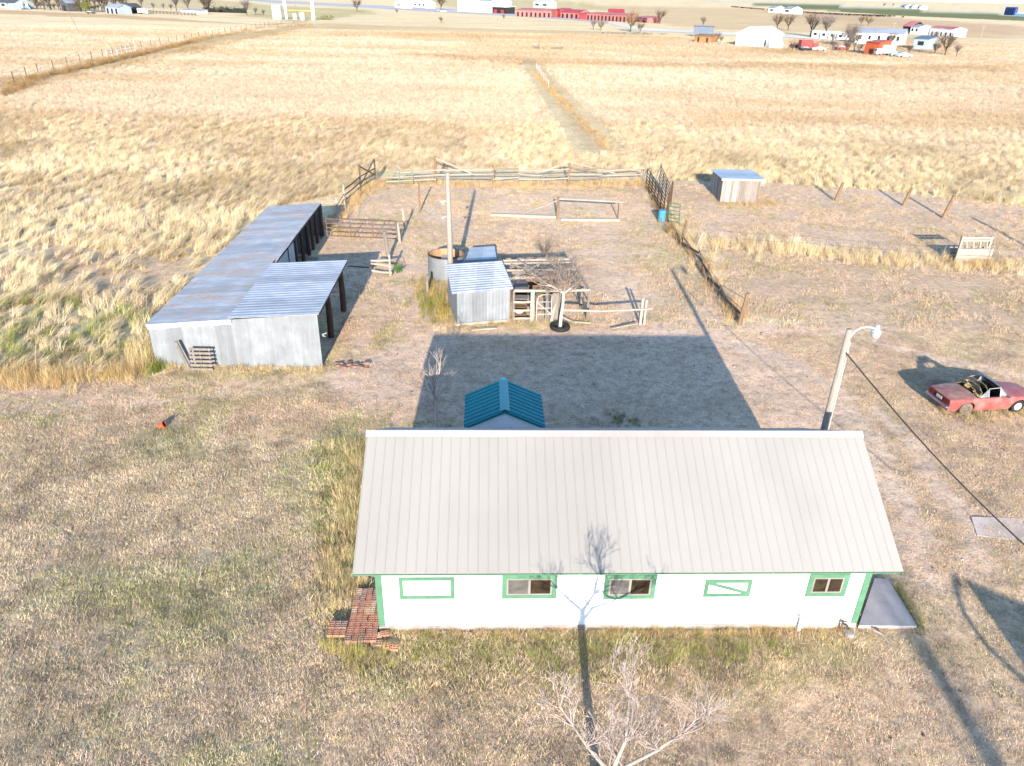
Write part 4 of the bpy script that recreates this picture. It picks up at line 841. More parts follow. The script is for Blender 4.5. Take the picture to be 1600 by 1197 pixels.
# tire planter with dead tree, leaning board
tb = V(2.44, 35.5, 0); mb = MB(); ring = [(0.42 + 0.12 * math.cos(a), 0.13 + 0.12 * math.sin(a)) for a in [2 * PI * k / 12 for k in range(13)]]; mb.lathe(tb, ring, 28); solo('tire', mb, m_rubber, tb, 'black tire lying flat around the foot of the dead white tree', 'tire', smooth=True)
t = T('dead_tree', 'small dead white-barked tree growing out of the tire, tangled branches over the pen', 'tree', tb)
tt = tb + V(0.10, 0.12, 1.92); mb = MB(); mb.tube([tb, tb + V(0.02, 0, 0.7), tb + V(0.09, 0.05, 1.4), tt], [0.10, 0.085, 0.075, 0.07], 9)
m_dead = M('white dead bark', (0.56, 0.50, 0.42), 0.2, 5, rough=0.9)
lims = [[tt, tt + V(-0.35, 0.35, 0.12), tt + V(-1.0, 1.1, 0.2), tt + V(-1.7, 2.4, 0.28)], [tt, tt + V(0.1, 0.6, 0.2), tt + V(-0.2, 1.8, 0.4), tt + V(-0.1, 3.4, 0.5)], [tt, tt + V(0.35, 0.3, 0.16), tt + V(0.9, 1.2, 0.3), tt + V(1.0, 2.6, 0.4)], [tt, tt + V(-0.12, 0.25, 0.1), tt + V(-0.6, 0.75, 0.1), tt + V(-1.3, 1.2, 0.05)]]
for l in lims: mb.tube(l, [0.05, 0.042, 0.034, 0.026], 7)
mb.build('trunk', m_dead, t); mb = MB(); r = random.Random(21)
for l in lims:
    for k in range(17):
        i = r.randint(1, 3); d = V(r.gauss(0, .8), r.uniform(-.3, 1), r.uniform(-.05, .55)).normalized(); grow(mb, r, l[i].lerp(l[i - 1], r.random() * .7), d, r.uniform(.5, .95), 0.026, 3, 0.05, 0.75, 2, 3, 4, 0.7, 0.2)
mb.build('crown', M('dead twigs', (0.30, 0.22, 0.165), 0.3, 4, rough=.95), t)
p, q = at(861, 505), None; mb = MB(); mb.beam(p, p + V(0.28, 0.45, 1.5), 0.17, 0.05); solo('leaning_board', mb, m_woodl, p, 'pale board leaning against the pen left of the dead white tree', 'board')
b_ = at(850, 402); t = T('bare_shrub', 'thin leafless shrub standing behind the pen', 'shrub', b_); mb = MB(); r = random.Random(4); mb.tube([b_, b_ + V(0, 0, .25)], .035, 6); mb.build('trunk', m_fartree, t); mb = MB()
for k in range(12): grow(mb, r, b_ + V(0, 0, .1), V(r.uniform(-.7, .7), r.uniform(-.5, .5), 1).normalized(), r.uniform(.6, .9), .016, 2, .3, .4, 2, 3, 3, .7, .1)
mb.build('crown', m_fartwig, t)
# rail fence right of the pen
rf_ = T('rail_fence', 'single pale rail running from the pen to a white gatepost', 'fence', (5.2, 36.4, 0)); gp = at(1003, 507)
mb = MB(); mb.box(gp + V(-.1, 0, .72), (0.13, 0.13, 1.55), .1); mb.box(gp + V(.1, .02, .68), (0.11, 0.13, 1.45), .1); mb.build('post', m_woodl, rf_)
mb = MB(); mb.tube([V(2.55, 35.7, .98), gp.lerp(V(2.55, 35.7, 0), .5) + V(0, -.05, .86), gp + V(.45, -.06, .92)], [.06, .055, .05], 7); mb.build('rail', m_woodl, rf_)
mb = MB(); mb.tube([at(876, 494, .25), at(895, 503, .1), at(923, 505, .06)], [.05, .05, .04], 6); solo('fallen_rail', mb, m_woodl, at(895, 503), 'crooked pale pole lying on the ground right of the tire', 'pole')
mb = MB(); mb.beam(at(955, 513, .04), at(996, 505, .2), .14, .04); solo('plank', mb, m_woodl, at(975, 510), 'pale plank lying at the foot of the white gatepost', 'plank')

# ================================================================== corral
def post(root, b_, h, w_=0.15, mt=None, lean=(0, 0), nm='post'):
    mb = MB(); mb.tube([b_ + V(0, 0, -.1), b_ + V(lean[0] * .5, lean[1] * .5, h * .5), b_ + V(lean[0], lean[1], h)], [w_ * .55, w_ * .5, w_ * .44], 8); return mb.build(nm, mt or m_wood, root)
def rail(root, p, q, w_=.12, mt=None, nm='rail', flat=False):
    mb = MB(); p, q = Vector(p), Vector(q)
    if flat: mb.beam(p, q, .05, w_)
    else: mb.tube([p, p.lerp(q, .5) + V(0, 0, random.uniform(-.05, .02)), q], [w_ * .5, w_ * .48, w_ * .42], 7)
    return mb.build(nm, mt or m_woodl, root)
bf = T('corral_fence', 'grey timber rail fence with braced posts across the back of the corral', 'fence', at(800, 288))
bp = [(681, 288, 245, .24), (770.5, 288, 258, .20), (810, 288, 267, .12), (846, 288.5, 267, .12), (888, 289, 255, .24), (940, 287, 272, .12), (1005, 283, 264, .16)]
P = [at(a, b2) for a, b2, _, _ in bp]; Hh = [hgt(P[i], bp[i][2]) for i in range(len(bp))]
for i, q in enumerate(P): post(bf, q, Hh[i], bp[i][3], m_woodt if i in (0, 1, 4) else m_wood)
for i in range(len(P) - 1):
    for z in ((1.35, .95, .55) if i < 5 else (1.1, .7)): rail(bf, up(P[i], z + random.uniform(-.13, .1)) + V(0, -.09, 0), up(P[i + 1], z + random.uniform(-.13, .1)) + V(0, -.09, 0), random.uniform(.10, .15), random.choice((m_woodl, m_woodl, m_wood)))
rail(bf, up(P[0], 2.3), up(P[0].lerp(P[1], .62), 1.0) + V(0, -.15, 0), .13); rail(bf, up(P[4], 2.1), up(P[3], 1.15) + V(0, -.15, 0), .14); rail(bf, up(P[4], 2.05), up(P[5].lerp(P[6], .3), .9) + V(0, -.15, 0), .12)
rail(bf, up(P[0], 2.0), up(P[0], 1.45) + V(1.1, 0.3, 0), .1, m_woodd)
e0 = at(590, 292)
for z in (1.25, .85, .45): rail(bf, up(P[0], z) + V(0, -.09, 0), up(e0.lerp(P[0], .35 if z > 1 else .15), z * .9), .12)
gr = T('tube_gate', 'faded green tube gate in the back left corner of the corral', 'gate', at(625, 290)); ga, gb_ = at(604, 291) , at(645, 292)
mb = MB()
for z in (.35, .7, 1.05, 1.4): mb.tube([up(ga, z), up(gb_, z)], .03, 6)
for f in (0, .5, 1): q = ga.lerp(gb_, f); mb.tube([up(q, .3), up(q, 1.45)], .03, 6)
mb.build('tubes', M('faded green pipe', (.22, .30, .19), .2, 5), gr)
lf = T('corral_fence', 'dark timber fence with crossed braces at the left back corner of the corral', 'fence', at(575, 292))
lp = [(587, 284, 250), (564, 298, 257), (539, 320, 288), (528, 340, 308)]; P = [at(a, b2) for a, b2, _ in lp]
for i, q in enumerate(P): post(lf, q, hgt(q, lp[i][2]), .17, m_woodd if i < 2 else m_woodl)
for i in range(2):
    for z in (1.2, .75, .35): rail(lf, up(P[i], z), up(P[i + 1], z), .12, m_woodd)
rail(lf, up(P[0], 2.0), up(P[1], .5), .13, m_woodd); rail(lf, up(P[1], 2.1), up(P[0], .6), .13, m_woodd); rail(lf, up(P[2], .9), up(P[3], .9), .06, m_darkpipe); rail(lf, up(P[2], .5), up(P[3], .5), .06, m_darkpipe)
# red tube gate
rg = T('tube_gate', 'long rusty red tube gate between the metal shed and the corral posts', 'gate', at(565, 376)); ga, gb_ = at(512, 374), at(621, 379)
for z in (.25, .55, .85, 1.15, 1.45): mb = MB(); mb.tube([up(ga, z), up(gb_, z)], .032, 6); mb.build('bar', m_rustpipe, rg)
mb = MB()
for f in (0, .34, .66, 1): q = ga.lerp(gb_, f); mb.tube([up(q, .22), up(q, 1.5)], .03, 6)
for f, g_ in ((.12, .05), (.5, .38), (.84, .70)): mb.tube([up(ga.lerp(gb_, f), 1.45), up(ga.lerp(gb_, g_), .25)], .022, 6)
mb.build('brace', m_rustpipe, rg)
sg = T('gate_end_frame', 'small dark looped pipe frame at the shed end of the red gate', 'frame', at(508, 374)); q = at(508, 374); mb = MB()
for z in (.3, .65, 1.0, 1.3): mb.tube([q + V(-.25, 0, z), q + V(.12, -.1, z + .05), q + V(.12, -.1, z + .22), q + V(-.25, 0, z + .2)], .03, 6)
mb.tube([q + V(-.25, 0, 0), q + V(-.25, 0, 1.5)], .035, 6); mb.build('loops', m_darkpipe, sg)
for (a, b2, tp, w_, ln, lab, mt) in [(656, 331, 285, .13, (0, 0), 'thin tan post standing alone near the left back of the corral', m_woodt), (633, 359, 326, .15, (-.12, 0), 'whitish post right behind the gatepost of the red gate', m_woodl), (625, 378, 348, .20, (-.12, 0), 'thick tan gatepost at the right end of the red tube gate', m_woodl), (608, 405, 362, .26, (-.2, 0), 'thick grey post between the red gate and the short rail stub', m_wood)]:
    q = at(a, b2); mb = MB(); h = hgt(q, tp); mb.tube([q + V(0, 0, -.1), q + V(ln[0] * .5, 0, h * .5), q + V(ln[0], 0, h)], [w_ * .55, w_ * .5, w_ * .45], 8); solo('corral_post', mb, mt, q, lab, 'post', 'posts on the left side of the corral')
sr = T('rail_fence', 'stub of three pale rails on one post beyond the near end of the metal shed', 'fence', at(608, 430)); q = at(610, 431); post(sr, q, hgt(q, 397), .14, m_woodl); e0 = at(581, 429)
for z, dz in ((.2, .06), (.6, .1), (1.0, -.12)): rail(sr, up(q, z) + V(.12, 0, 0), up(e0, z + dz), .15, m_woodl)
e1 = at(545, 428); rail(sr, up(e0, .45), up(e1, .5), .09, m_woodd)
q = at(623, 425); t = T('green_weed', 'small bright green bushy weed beside the short rail stub', 'plant', q); mb = MB(); r = random.Random(9)
for k in range(6): mb.tube([q, q + V(r.gauss(0, .12), r.gauss(0, .12), r.uniform(.2, .4))], [.012, .006], 4)
mb.build('stem', m_woodd, t); mb = MB()
for k in range(150):
    c_ = q + V(r.gauss(0, .13), r.gauss(0, .13), .22 + r.gauss(0, .11)); d = V(r.gauss(0, 1), r.gauss(0, 1), r.gauss(0, 1)).normalized() * .06; e = d.orthogonal().normalized() * .035; mb.add([c_ - d, c_ + e, c_ + d, c_ - e], [(0, 1, 2, 3)])
mb.build('foliage', m_leafg, t)
# pole obstacle in the middle of the corral
ob = T('corral_rail', 'low timber rail obstacle with a centre post in the middle of the corral', 'fence', at(871, 342)); q = at(871, 342); post(ob, q, hgt(q, 308), .2, m_woodt); q2 = at(965, 341); post(ob, q2, 1.2, .1, m_woodd)
rail(ob, up(q, 1.55), up(q2, 1.25) + V(.3, 0, 0), .14); rail(ob, up(q, 1.45), at(822, 332, .05), .13)
mb = MB(); mb.beam(at(766, 335, .1), at(869, 339, .1), .3, .2); mb.build('ground_timber', m_woodl, ob); mb = MB(); mb.beam(at(876, 343, .1), at(968, 344, .1), .3, .2); mb.build('ground_timber', m_woodl, ob)
# pipe panels, chute, barrel, green gate on the right side
def panel(name, lab, p, q, h, nb, mt, cat='fence panel', tilt=V(0, 0, 0), nv=2):
    t = T(name, lab, cat, p); mb = MB()
    for k in range(nb): z = .15 + (h - .15) * k / (nb - 1); mb.tube([up(p, z) + tilt * (z / h), up(q, z) + tilt * (z / h)], .032, 6)
    mb.build('bars', mt, t); mb = MB()
    for k in range(nv + 2): b2 = p.lerp(q, k / (nv + 1)); mb.tube([up(b2, 0), up(b2, h) + tilt], .036, 6)
    mb.build('uprights', mt, t); return t
pa, pb_, pc, pd, pe = at(1009, 292), at(1022, 312), at(1036, 338), at(1030, 288), at(1044, 322)
panel('pipe_fence', 'dark pipe corral panel at the far left of the chute', pa, pb_, 1.6, 6, m_darkpipe); panel('pipe_fence', 'dark pipe corral panel at the near left of the chute behind the blue barrel', pb_, pc, 1.6, 6, m_darkpipe)
panel('pipe_fence', 'dark pipe corral panel on the right side of the chute', pd, pe, 1.65, 6, m_darkpipe); panel('pipe_fence', 'grey pipe panel crossing the mouth of the chute', pb_, pd, 1.9, 3, M('grey pipe', (.24, .22, .20), .3, 6), nv=0)
for q, hh, lab in ((pe + V(.15, 0, 0), 2.0, 'rusty post at the near end of the right chute panel'), (at(1041, 346), 2.2, 'dark post between the blue barrel and the green gate')):
    mb = MB(); mb.tube([q, up(q, hh)], [.1, .08], 8); solo('chute_post', mb, m_rustpost, q, lab, 'post')
q = at(1033.5, 346); mb = MB(); mb.lathe(q, [(0, 0), (.27, 0), (.29, .05), (.29, .28), (.305, .3), (.29, .32), (.29, .58), (.305, .6), (.29, .62), (.29, .82), (.26, .88), (0, .87)], 22); solo('barrel', mb, m_blue, q, 'blue plastic barrel by the chute posts', 'barrel', smooth=False)
panel('tube_gate', 'small green tube gate standing open beside the blue barrel', at(1044, 348), at(1061, 351), 1.5, 6, m_gpipe, 'gate', V(-.05, .2, 0), 0)
wf = T('wire_fence', 'leaning post and wire fence grown with dry weeds along the right side of the corral', 'fence', at(1110, 430)); prev = None
for (a, b2, tp, w_, ln, mt) in [(1063, 384, 344, .17, (.2, 0), m_woodt), (1089, 383, 363, .13, (.3, 0), m_woodl), (1104, 440, 412, .12, (.05, 0), m_woodt), (1122, 462, 441, .10, (0, 0), m_wood), (1155, 507, 458, .24, (.18, 0), m_woodt)]:
    q = at(a, b2); h = hgt(q, tp); post(wf, q, h, w_, mt, ln)
    if prev is not None and a != 1089:
        for f in (.85, .5): mb = MB(); mb.tube([up(prev[0], prev[1] * f), up(q, h * f)], .012, 4); mb.build('wire', m_wire, wf)
    if a != 1089: prev = (q, h)
for (a, b2, c3, d4) in ((1066, 388, 1090, 408), (1090, 408, 1105, 440), (1105, 442, 1122, 464), (1122, 465, 1153, 504)):
    p, q = at(a, b2), at(c3, d4); rail(wf, up(p, .35), up(q, .55), .14, m_woodd, 'board', True); rail(wf, up(p, .75), up(q, .25), .10, m_wood, 'board', True)
# loafing shed
x0, x1, y0, y1 = 17.35, 20.55, 63.1, 66.7
ls = T('loafing_shed', 'small weathered board shed with blue-grey metal roof in the bare paddock', 'shed', (x0, y0, 0)); zt = 1.95
mb = MB(); mb.v = []; NB = 16
def boards(p, q, zp, zq, n_):
    mb = MB(); r = random.Random(int(p.x * 10)); d = (q - p).normalized(); nn = V(d.y, -d.x, 0)
    for k in range(n_):
        a, b2 = p.lerp(q, k / n_), p.lerp(q, (k + .96) / n_); e = nn * r.uniform(0, .015); za = zp + (zq - zp) * k / n_; mb.slab([a + e + V(0, 0, r.uniform(-.05, .05)), b2 + e, up(b2 + e, za), up(a + e, za)], .03, -nn)
    return mb
m_wb, n, b = new_mat('weathered boards'); tc = nd(n, 'ShaderNodeTexCoord'); gi = nd(n, 'ShaderNodeNewGeometry')
c = mix(n, 1, ramp(n, gi.outputs['Random Per Island'], [(0, (.13, .105, .085)), (.5, (.20, .17, .145)), (1, (.27, .24, .215))]), ramp(n, noise(n, 5, 6, (4, 4, .4)), [(.3, (.7,) * 3), (.7, (1.15,) * 3)]), 'MULTIPLY'); n.links.new(c, b.inputs['Base Color']); b.inputs['Roughness'].default_value = .9
boards(V(x0, y0, 0), V(x1, y0, 0), zt, zt, 17).build('front_wall', m_wb, ls); boards(V(x0, y1, 0), V(x0, y0, 0), zt, zt, 14).build('side_wall', m_wb, ls); boards(V(x1, y0, 0), V(x1, y1, 0), zt, zt, 14).build('side_wall', m_wb, ls); boards(V(x1, y1, 0), V(x0, y1, 0), zt, zt, 14).build('back_wall', m_wb, ls)
mb = MB(); mb.ribs(V(x0 - .2, y0 - .25, zt + .08), V(x1 + .25, y0 - .25, zt + .08), V(x1 + .25, y1 + .15, zt + .02), V(x0 - .2, y1 + .15, zt + .02), 14, CP, .03); mb.build('roof', m_galv_roof2, ls)
mb = MB(); mb.beam(V(x0 - .2, y0 - .27, zt), V(x1 + .25, y0 - .27, zt), .03, .14); mb.build('fascia', m_offwhite, ls)
# lone posts and feeder
for (a, b2, tp, ln, lab) in [(1305, 314, 285, (.35, 0), 'leaning wooden post in the bare paddock, nearest the board shed'), (1411, 321, 293, (.4, 0), 'leaning wooden post in the bare paddock, middle of the row of three'), (1473, 340, 305, (.45, 0), 'leaning wooden post in the bare paddock, at the right of the row of three'), (1618, 392, 340, (.3, 0), 'leaning wooden post past the right edge whose shadow crosses the paddock')]:
    q = at(a, b2); h = hgt(q, tp); mb = MB(); mb.tube([q + V(0, 0, -.1), q + V(ln[0] * .5, 0, h * .5), q + V(ln[0], 0, h)], [.15, .135, .125], 9); solo('fence_post', mb, m_woodt, q, lab, 'post', 'posts standing in the paddock')
for a, b2 in ((1337, 408), (1401, 402), (1550, 412), (1581, 414), (1235, 392)):
    pass
wf2 = T('wire_fence', 'thin steel-post wire fence in the weeds between the two paddocks', 'fence', at(1400, 405)); prev = None
for a, b2 in ((1120, 384), (1180, 390), (1235, 393), (1287, 396), (1337, 402), (1401, 406), (1470, 412), (1550, 416), (1581, 416), (1640, 420)):
    q = at(a, b2); mb = MB(); mb.tube([q, up(q, 1.25)], .025, 5); mb.build('post', m_wood, wf2)
    if prev is not None:
        for z in (1.1, .65): mb = MB(); mb.tube([up(prev, z), up(q, z)], .008, 3); mb.build('wire', m_wood, wf2)
    prev = q
fd = T('hay_feeder', 'white wooden hay feeder with slatted rack standing in the weeds at right', 'feeder', at(1516, 411)); f0, f1 = V(29.4, 47.9, 0), V(31.85, 48.05, 0)
for k in range(4): mb = MB(); z = .13 + k * .25; mb.beam(up(f0, z), up(f1, z), .04, .235); mb.build('side_board', m_woodl, fd)
for k in range(3): mb = MB(); z = .14 + k * .27; mb.beam(up(f0, z) + V(0, 1.0, 0), up(f1, z) + V(0, 1.0, 0), .04, .25); mb.build('side_board', m_woodl, fd)
mb = MB(); mb.slab([up(f0, .1) + V(0, .03, 0), up(f1, .1) + V(0, .03, 0), up(f1, .1) + V(0, .98, 0), up(f0, .1) + V(0, .98, 0)], .05); mb.build('floor', m_woodd, fd)
for p in (f0 + V(.3, .4, 0), f1 + V(-.12, .4, 0)): mb = MB(); mb.beam(up(p, 0), up(p, 1.72), .13, .13); mb.build('post', m_woodl, fd)
for z in (1.62, 1.45): mb = MB(); mb.beam(up(f0, z) + V(.28, .32, 0), up(f1, z) + V(-.1, .32, 0), .05, .13); mb.build('top_rail', m_woodl, fd)
for k in range(4): f = .24 + k * .19; p = f0.lerp(f1, f); mb = MB(); mb.beam(up(p, 1.0) + V(0, .04, 0), up(p, 1.42) + V(.05, .30, 0), .07, .04); mb.build('slat', m_woodl, fd)

# ================================================================== light pole, cable, unseen shadow casters
lb = V(10.01, 20.4, 0); lh = 6.78; lpole = T('lamp_post', 'leaning-looking grey wooden light pole behind the right end of the white building', 'lamp post', lb)
mb = MB(); mb.tube([lb, lb + V(.02, 0, 3.3), lb + V(0.03, 0, lh)], [.13, .115, .09], 12); mb.build('shaft', m_pole, lpole, smooth=True)
mb = MB(); a0 = lb + V(.06, -.05, lh - .28); mb.tube([a0, a0 + V(.10, 0, .22), a0 + V(.26, 0, .36), a0 + V(.5, .02, .38), a0 + V(.72, .02, .33)], .028, 8); mb.build('arm', m_ltmetal, lpole)
mb = MB(); hd = a0 + V(.76, .02, .30); mb.lathe(hd, [(0, .16), (.06, .15), (.075, .05), (.10, 0), (.17, -.04), (.16, -.06)], 16); hdo = mb.build('lamp_head', m_ltmetal, lpole); mb = MB(); mb.lathe(hd, [(.13, -.06), (.13, -.2), (.09, -.26), (0, -.28)], 16); mb.build('lens', m_lens, hdo)
mb = MB(); mb.beam(lb + V(.16, 0, 1.2), lb + V(.14, 0, lh - .4), .03, .02); mb.build('conduit', m_ltmetal, lpole)
E1 = V(13.6, 14.9, 3.3); E0 = lb + V(0.05, -.08, 6.05)
p_end = at(1600, 840, 3.2); dv = (p_end - E0); E2 = E0 + dv * 1.9; mb = MB(); pts = []
for k in range(15): f = k / 14; q = E0 + dv * (1.25 * f); q.z += -.28 * math.sin(PI * f); pts.append(q)
mb.tube(pts, .022, 6); solo('power_cable', mb, m_wire, E0, 'dark overhead cable sagging from the light pole across the right yard', 'cable')
# unseen roof corner past the right edge, outline shaped to throw the pointed shadow
SUNR = 1 / math.tan(SUN_EL)
def shadow_src(px, py, h): g_ = at(px, py); return V(g_.x, g_.y - h * SUNR, h)
por = T('shadow_roof', 'unseen low roof beyond the lower right edge, shaped to cast the pointed shadow on the lawn', 'shadow_roof', shadow_src(1507, 905, 3.2))
k0, k1, k2 = shadow_src(1507, 905, 3.2), shadow_src(1640, 962, 3.2), shadow_src(1640, 1090, 3.2)
mb = MB(); mb.slab([k0, k2, k2 + V(4, 0, 0), k1 + V(4, 0, 0), k1], .08); mb.build('roof', m_galv_roof2, por)
for q in (k1 + V(3.6, -.6, 0), k2 + V(3.6, .4, 0), k1.lerp(k2, .5) + V(1.2, 0, 0)): mb = MB(); mb.tube([up(q, 0), up(q, 3.12)], .09, 8); mb.build('post', m_woodt, por)
arc = [shadow_src(*q) for q in ((1497, 903, 3.6), (1497, 925, 3.6), (1512, 965, 3.5), (1545, 1012, 3.4), (1600, 1064, 3.3), (1680, 1130, 3.2))]
mb = MB(); mb.tube(arc, .06, 8); mb.tube([arc[-1], up(arc[-1] + V(.6, 0, 0), 0)], .06, 8); solo('shadow_tube', mb, m_galv_bright, up(arc[-1], 0), 'unseen made-up bent tube beyond the right edge, added to cast the curved shadow beside the pointed one', 'pipe')  # unseen tube, added only to cast the curved shadow

# ================================================================== derelict convertible
def make_car():
    t = T('convertible_car', 'derelict faded red convertible with its roof gone, rear towards the building', 'car', (20.24, 28.19, 0), None, R_(8.4))
    xs = [-2.02 + 4.04 * k / 60 for k in range(61)]; XW = (-1.2, 1.2)
    def hw(x): return 0.79 - 0.09 * max(0, abs(x) - 1.1) ** 1.5 / 0.88 * (1.0 if x < 0 else 1.25) + 0.0
    def zb(x): return 0.79 - (0.13 * ((x - .5) / 1.5) ** 1.6 if x > .5 else 0) - (0.05 * ((-x - 1.0) / 1.0) ** 2 if x < -1 else 0)
    def zl(x):
        z = 0.21
        for xw in XW:
            d = abs(x - xw)
            if d < .37: z = max(z, .30 + math.sqrt(.37 ** 2 - d * d) * .92)
        return z
    def prof(x):
        w_ = hw(x); l = zl(x); b_ = zb(x)
        ps = [(w_ * .93, .21), (w_ * .985, .38), (w_, .56), (w_ * .985, .68), (w_ * .955, b_ - .03), (w_ * .90, b_)]
        return [(y, max(z, min(l, b_ - .05)) if i < 4 else z) for i, (y, z) in enumerate(ps)]
    for part, x_rng, mt in (('body', None, m_carpaint),):
        mb = MB()
        for s_ in (-1, 1):
            G_ = [[V(x, s_ * y, z) for y, z in prof(x)] for x in xs]; o = len(mb.v); n_ = len(G_[0])
            for g in G_: mb.v += g
            for i in range(len(xs) - 1):
                for k in range(n_ - 1):
                    a = o + i * n_ + k; f = (a, a + n_, a + n_ + 1, a + 1); mb.f.append(f if s_ < 0 else f[::-1])
            mbI = MB() if s_ < 0 else mbI; mbK = mb; mb = mbI
            # cockpit rim, turned down inside
            ck = [x for x in xs if -.80 < x < .52]; o = len(mb.v)
            for x in ck: p = prof(x)[-1]; mb.v += [V(x, s_ * p[0], p[1]), V(x, s_ * (p[0] - .10), p[1]), V(x, s_ * (p[0] - .11), .36)]
            for i in range(len(ck) - 1):
                for k in range(2): a = o + i * 3 + k; mb.f.append((a, a + 3, a + 4, a + 1))
            mb = mbK
        for x in (xs[0], xs[-1]):
            p = prof(x); vs = [V(x, -y, z) for y, z in p] + [V(x, y, z) for y, z in reversed(p)]; mb.add(vs, [tuple(range(len(vs)))])
        mb.build('body', mt, t, True, smooth=False); mbI.build('door_lining', m_black, t, True)
    def deck(xa, xb, nm, mt):
        st = [x for x in xs if xa <= x <= xb]; mb = MB(); o = 0; fr = (-1, -.6, -.2, .2, .6, 1)
        for x in st:
            p = prof(x)[-1]
            for f in fr: mb.v.append(V(x, p[0] * f, p[1] + .045 * (1 - f * f) * (1 if nm != 'hood' else 1.3)))
        for i in range(len(st) - 1):
            for k in range(5): a = i * 6 + k; mb.f.append((a, a + 6, a + 7, a + 1))
        for i in (0, len(st) - 1):
            mb.f.append(tuple(i * 6 + k for k in range(6))); 
        return mb.build(nm, mt, t, True, smooth=True)
    deck(-2.03, -.80, 'trunk_lid', m_cardeck); deck(.50, 2.03, 'hood', m_carpaint)
    mb = MB(); mb.box((-.14, 0, .33), (1.36, 1.3, .05)); mb.box((-.82, 0, .56), (.04, 1.36, .46)); mb.box((.53, 0, .56), (.04, 1.36, .46)); mb.box((0, 0, .25), (3.6, 1.1, .12)); mb.box((-1.2, 0, .5), (.8, 1.05, .45)); mb.box((1.2, 0, .46), (.8, 1.05, .4)); mb.build('interior', m_black, t, True)
    for y in (-.33, .33):
        mb = MB(); mb.box((-.28, y, .46), (.5, .46, .16)); mb.box((-.55, y, .72), (.14, .46, .5), 0, (0, -.2)); mb.build('seat', m_black if y < 0 else m_woodd, t, True)
    mb = MB(); mb.box((.42, 0, .76), (.22, 1.3, .12)); mb.build('dashboard', m_black, t, True)
    mb = MB(); mb.lathe((.22, .36, .82), [(.17 + .014 * math.cos(a), .014 * math.sin(a)) for a in [2 * PI * k / 6 for k in range(7)]], 20, rot=Matrix.Rotation(-1.1, 3, 'Y')); mb.build('steering_wheel', m_black, t, True)
    # screen frame and glass
    lo = [V(.62, s_ * .66, .80) for s_ in (-1, 1)]; hi = [V(.20, s_ * .55, 1.20) for s_ in (-1, 1)]
    mb = MB(); mb.tube([lo[0], hi[0], (hi[0] + hi[1]) / 2 + V(.02, 0, .02), hi[1], lo[1]], .022, 6); fr = mb.build('windshield_frame', m_chrome, t, True)
    mb = MB(); mb.slab([lo[0], lo[1], hi[1], hi[0]], .006, V(-.7, 0, -.7)); mb.build('windshield', m_carglass, t, True)
    for s_ in (-1, 1):
        mb = MB(); mb.slab([V(.60, s_ * .70, .80), V(.22, s_ * .70, .80), V(.22, s_ * .60, 1.14)], .008, V(0, -s_, 0)); mb.build('quarter_window', m_carglass, t, True)
        mb = MB(); mb.slab([V(-.30, s_ * .70, .80), V(-.72, s_ * .70, .80), V(-.33, s_ * .60, 1.12)], .008, V(0, -s_, 0)); mb.build('quarter_window', m_carglass, t, True)
        mb = MB(); mb.tube([V(.22, s_ * .70, .80), V(.22, s_ * .59, 1.16)], .016, 6); mb.tube([V(-.30, s_ * .70, .80), V(-.30, s_ * .59, 1.14), V(.22, s_ * .59, 1.17)], .014, 6); mb.build('window_frame', m_offwhite, t, True)
    # torn top: bows and rags
    mb = MB()
    for k, (x, h, l) in enumerate(((-.30, 1.16, .0), (-.55, 1.10, -.08), (-.76, 1.00, -.1))):
        pts = [V(-.72, -.64, .80), V(x - .05, -.60, h - .12), V(x, -.35, h), V(x + .02, .1, h + .03), V(x, .45, h - .02), V(x - .08, .62, h - .18), V(-.74, .64, .80)]; mb.tube(pts, .015, 5)
    mb.build('roof_bows', m_tan, t, True)
    mb = MB(); P_ = [[V(.20, .56, 1.19), V(-.1, .60, 1.16), V(-.35, .60, 1.08), V(-.62, .62, .96), V(-.82, .60, .84)], [V(.22, .66, .95), V(-.1, .68, .93), V(-.35, .69, .9), V(-.65, .68, .85), V(-.84, .50, .82)]]
    for i in range(4): mb.add([P_[0][i], P_[0][i + 1], P_[1][i + 1], P_[1][i]], [(0, 1, 2, 3)]); mb.add([P_[0][i], P_[0][i + 1], P_[0][i + 1] + V(-.02, -.16, .03), P_[0][i] + V(-.02, -.12, .03)], [(0, 1, 2, 3)])
    mb.build('torn_soft_top', m_black, t, True)
    mb = MB(); mb.box((-.66, .18, .93), (.22, .2, .05), .4, (.3, -.4)); mb.box((-.55, -.25, .90), (.3, .1, .04), -.4, (0, -.3)); mb.box((-.68, -.45, .84), (.2, .2, .05), .2); mb.build('torn_lining', m_tan, t, True)
    # wheels
    for x in XW:
        for s_ in (-1, 1):
            c_ = V(x, s_ * .67, .295); mb = MB(); pr = [(.17, -.085), (.27, -.09), (.295, -.06), (.295, .06), (.27, .09), (.17, .085)]
            mb.lathe(c_, pr + [pr[0]], 28, axis='y'); wh = mb.build('wheel', m_rubber if x > 0 else m_hub2, t, True, label='wheel with a dirty brown rim' if x < 0 else 'wheel with a white rim')
            mb = MB(); mb.lathe(c_, [(0, -s_ * -.05), (.05, -s_ * -.07), (.07, -s_ * -.055), (.12, -s_ * -.04), (.15, -s_ * -.075), (.18, -s_ * -.085)], 24, axis='y'); mb.build('rim', m_hub if x > 0 else m_hub2, wh, True)
    # ends
    mb = MB(); mb.tube([V(-1.98, -.72, .40), V(-2.10, -.68, .41), V(-2.12, 0, .41), V(-2.10, .68, .41), V(-1.98, .72, .40)], .05, 8); mb.build('bumper', m_chrome, t, True)
    mb = MB(); mb.tube([V(2.0, -.66, .40), V(2.1, -.6, .40), V(2.12, 0, .40), V(2.1, .6, .40), V(2.0, .66, .40)], .045, 8); mb.build('bumper', m_chrome, t, True)
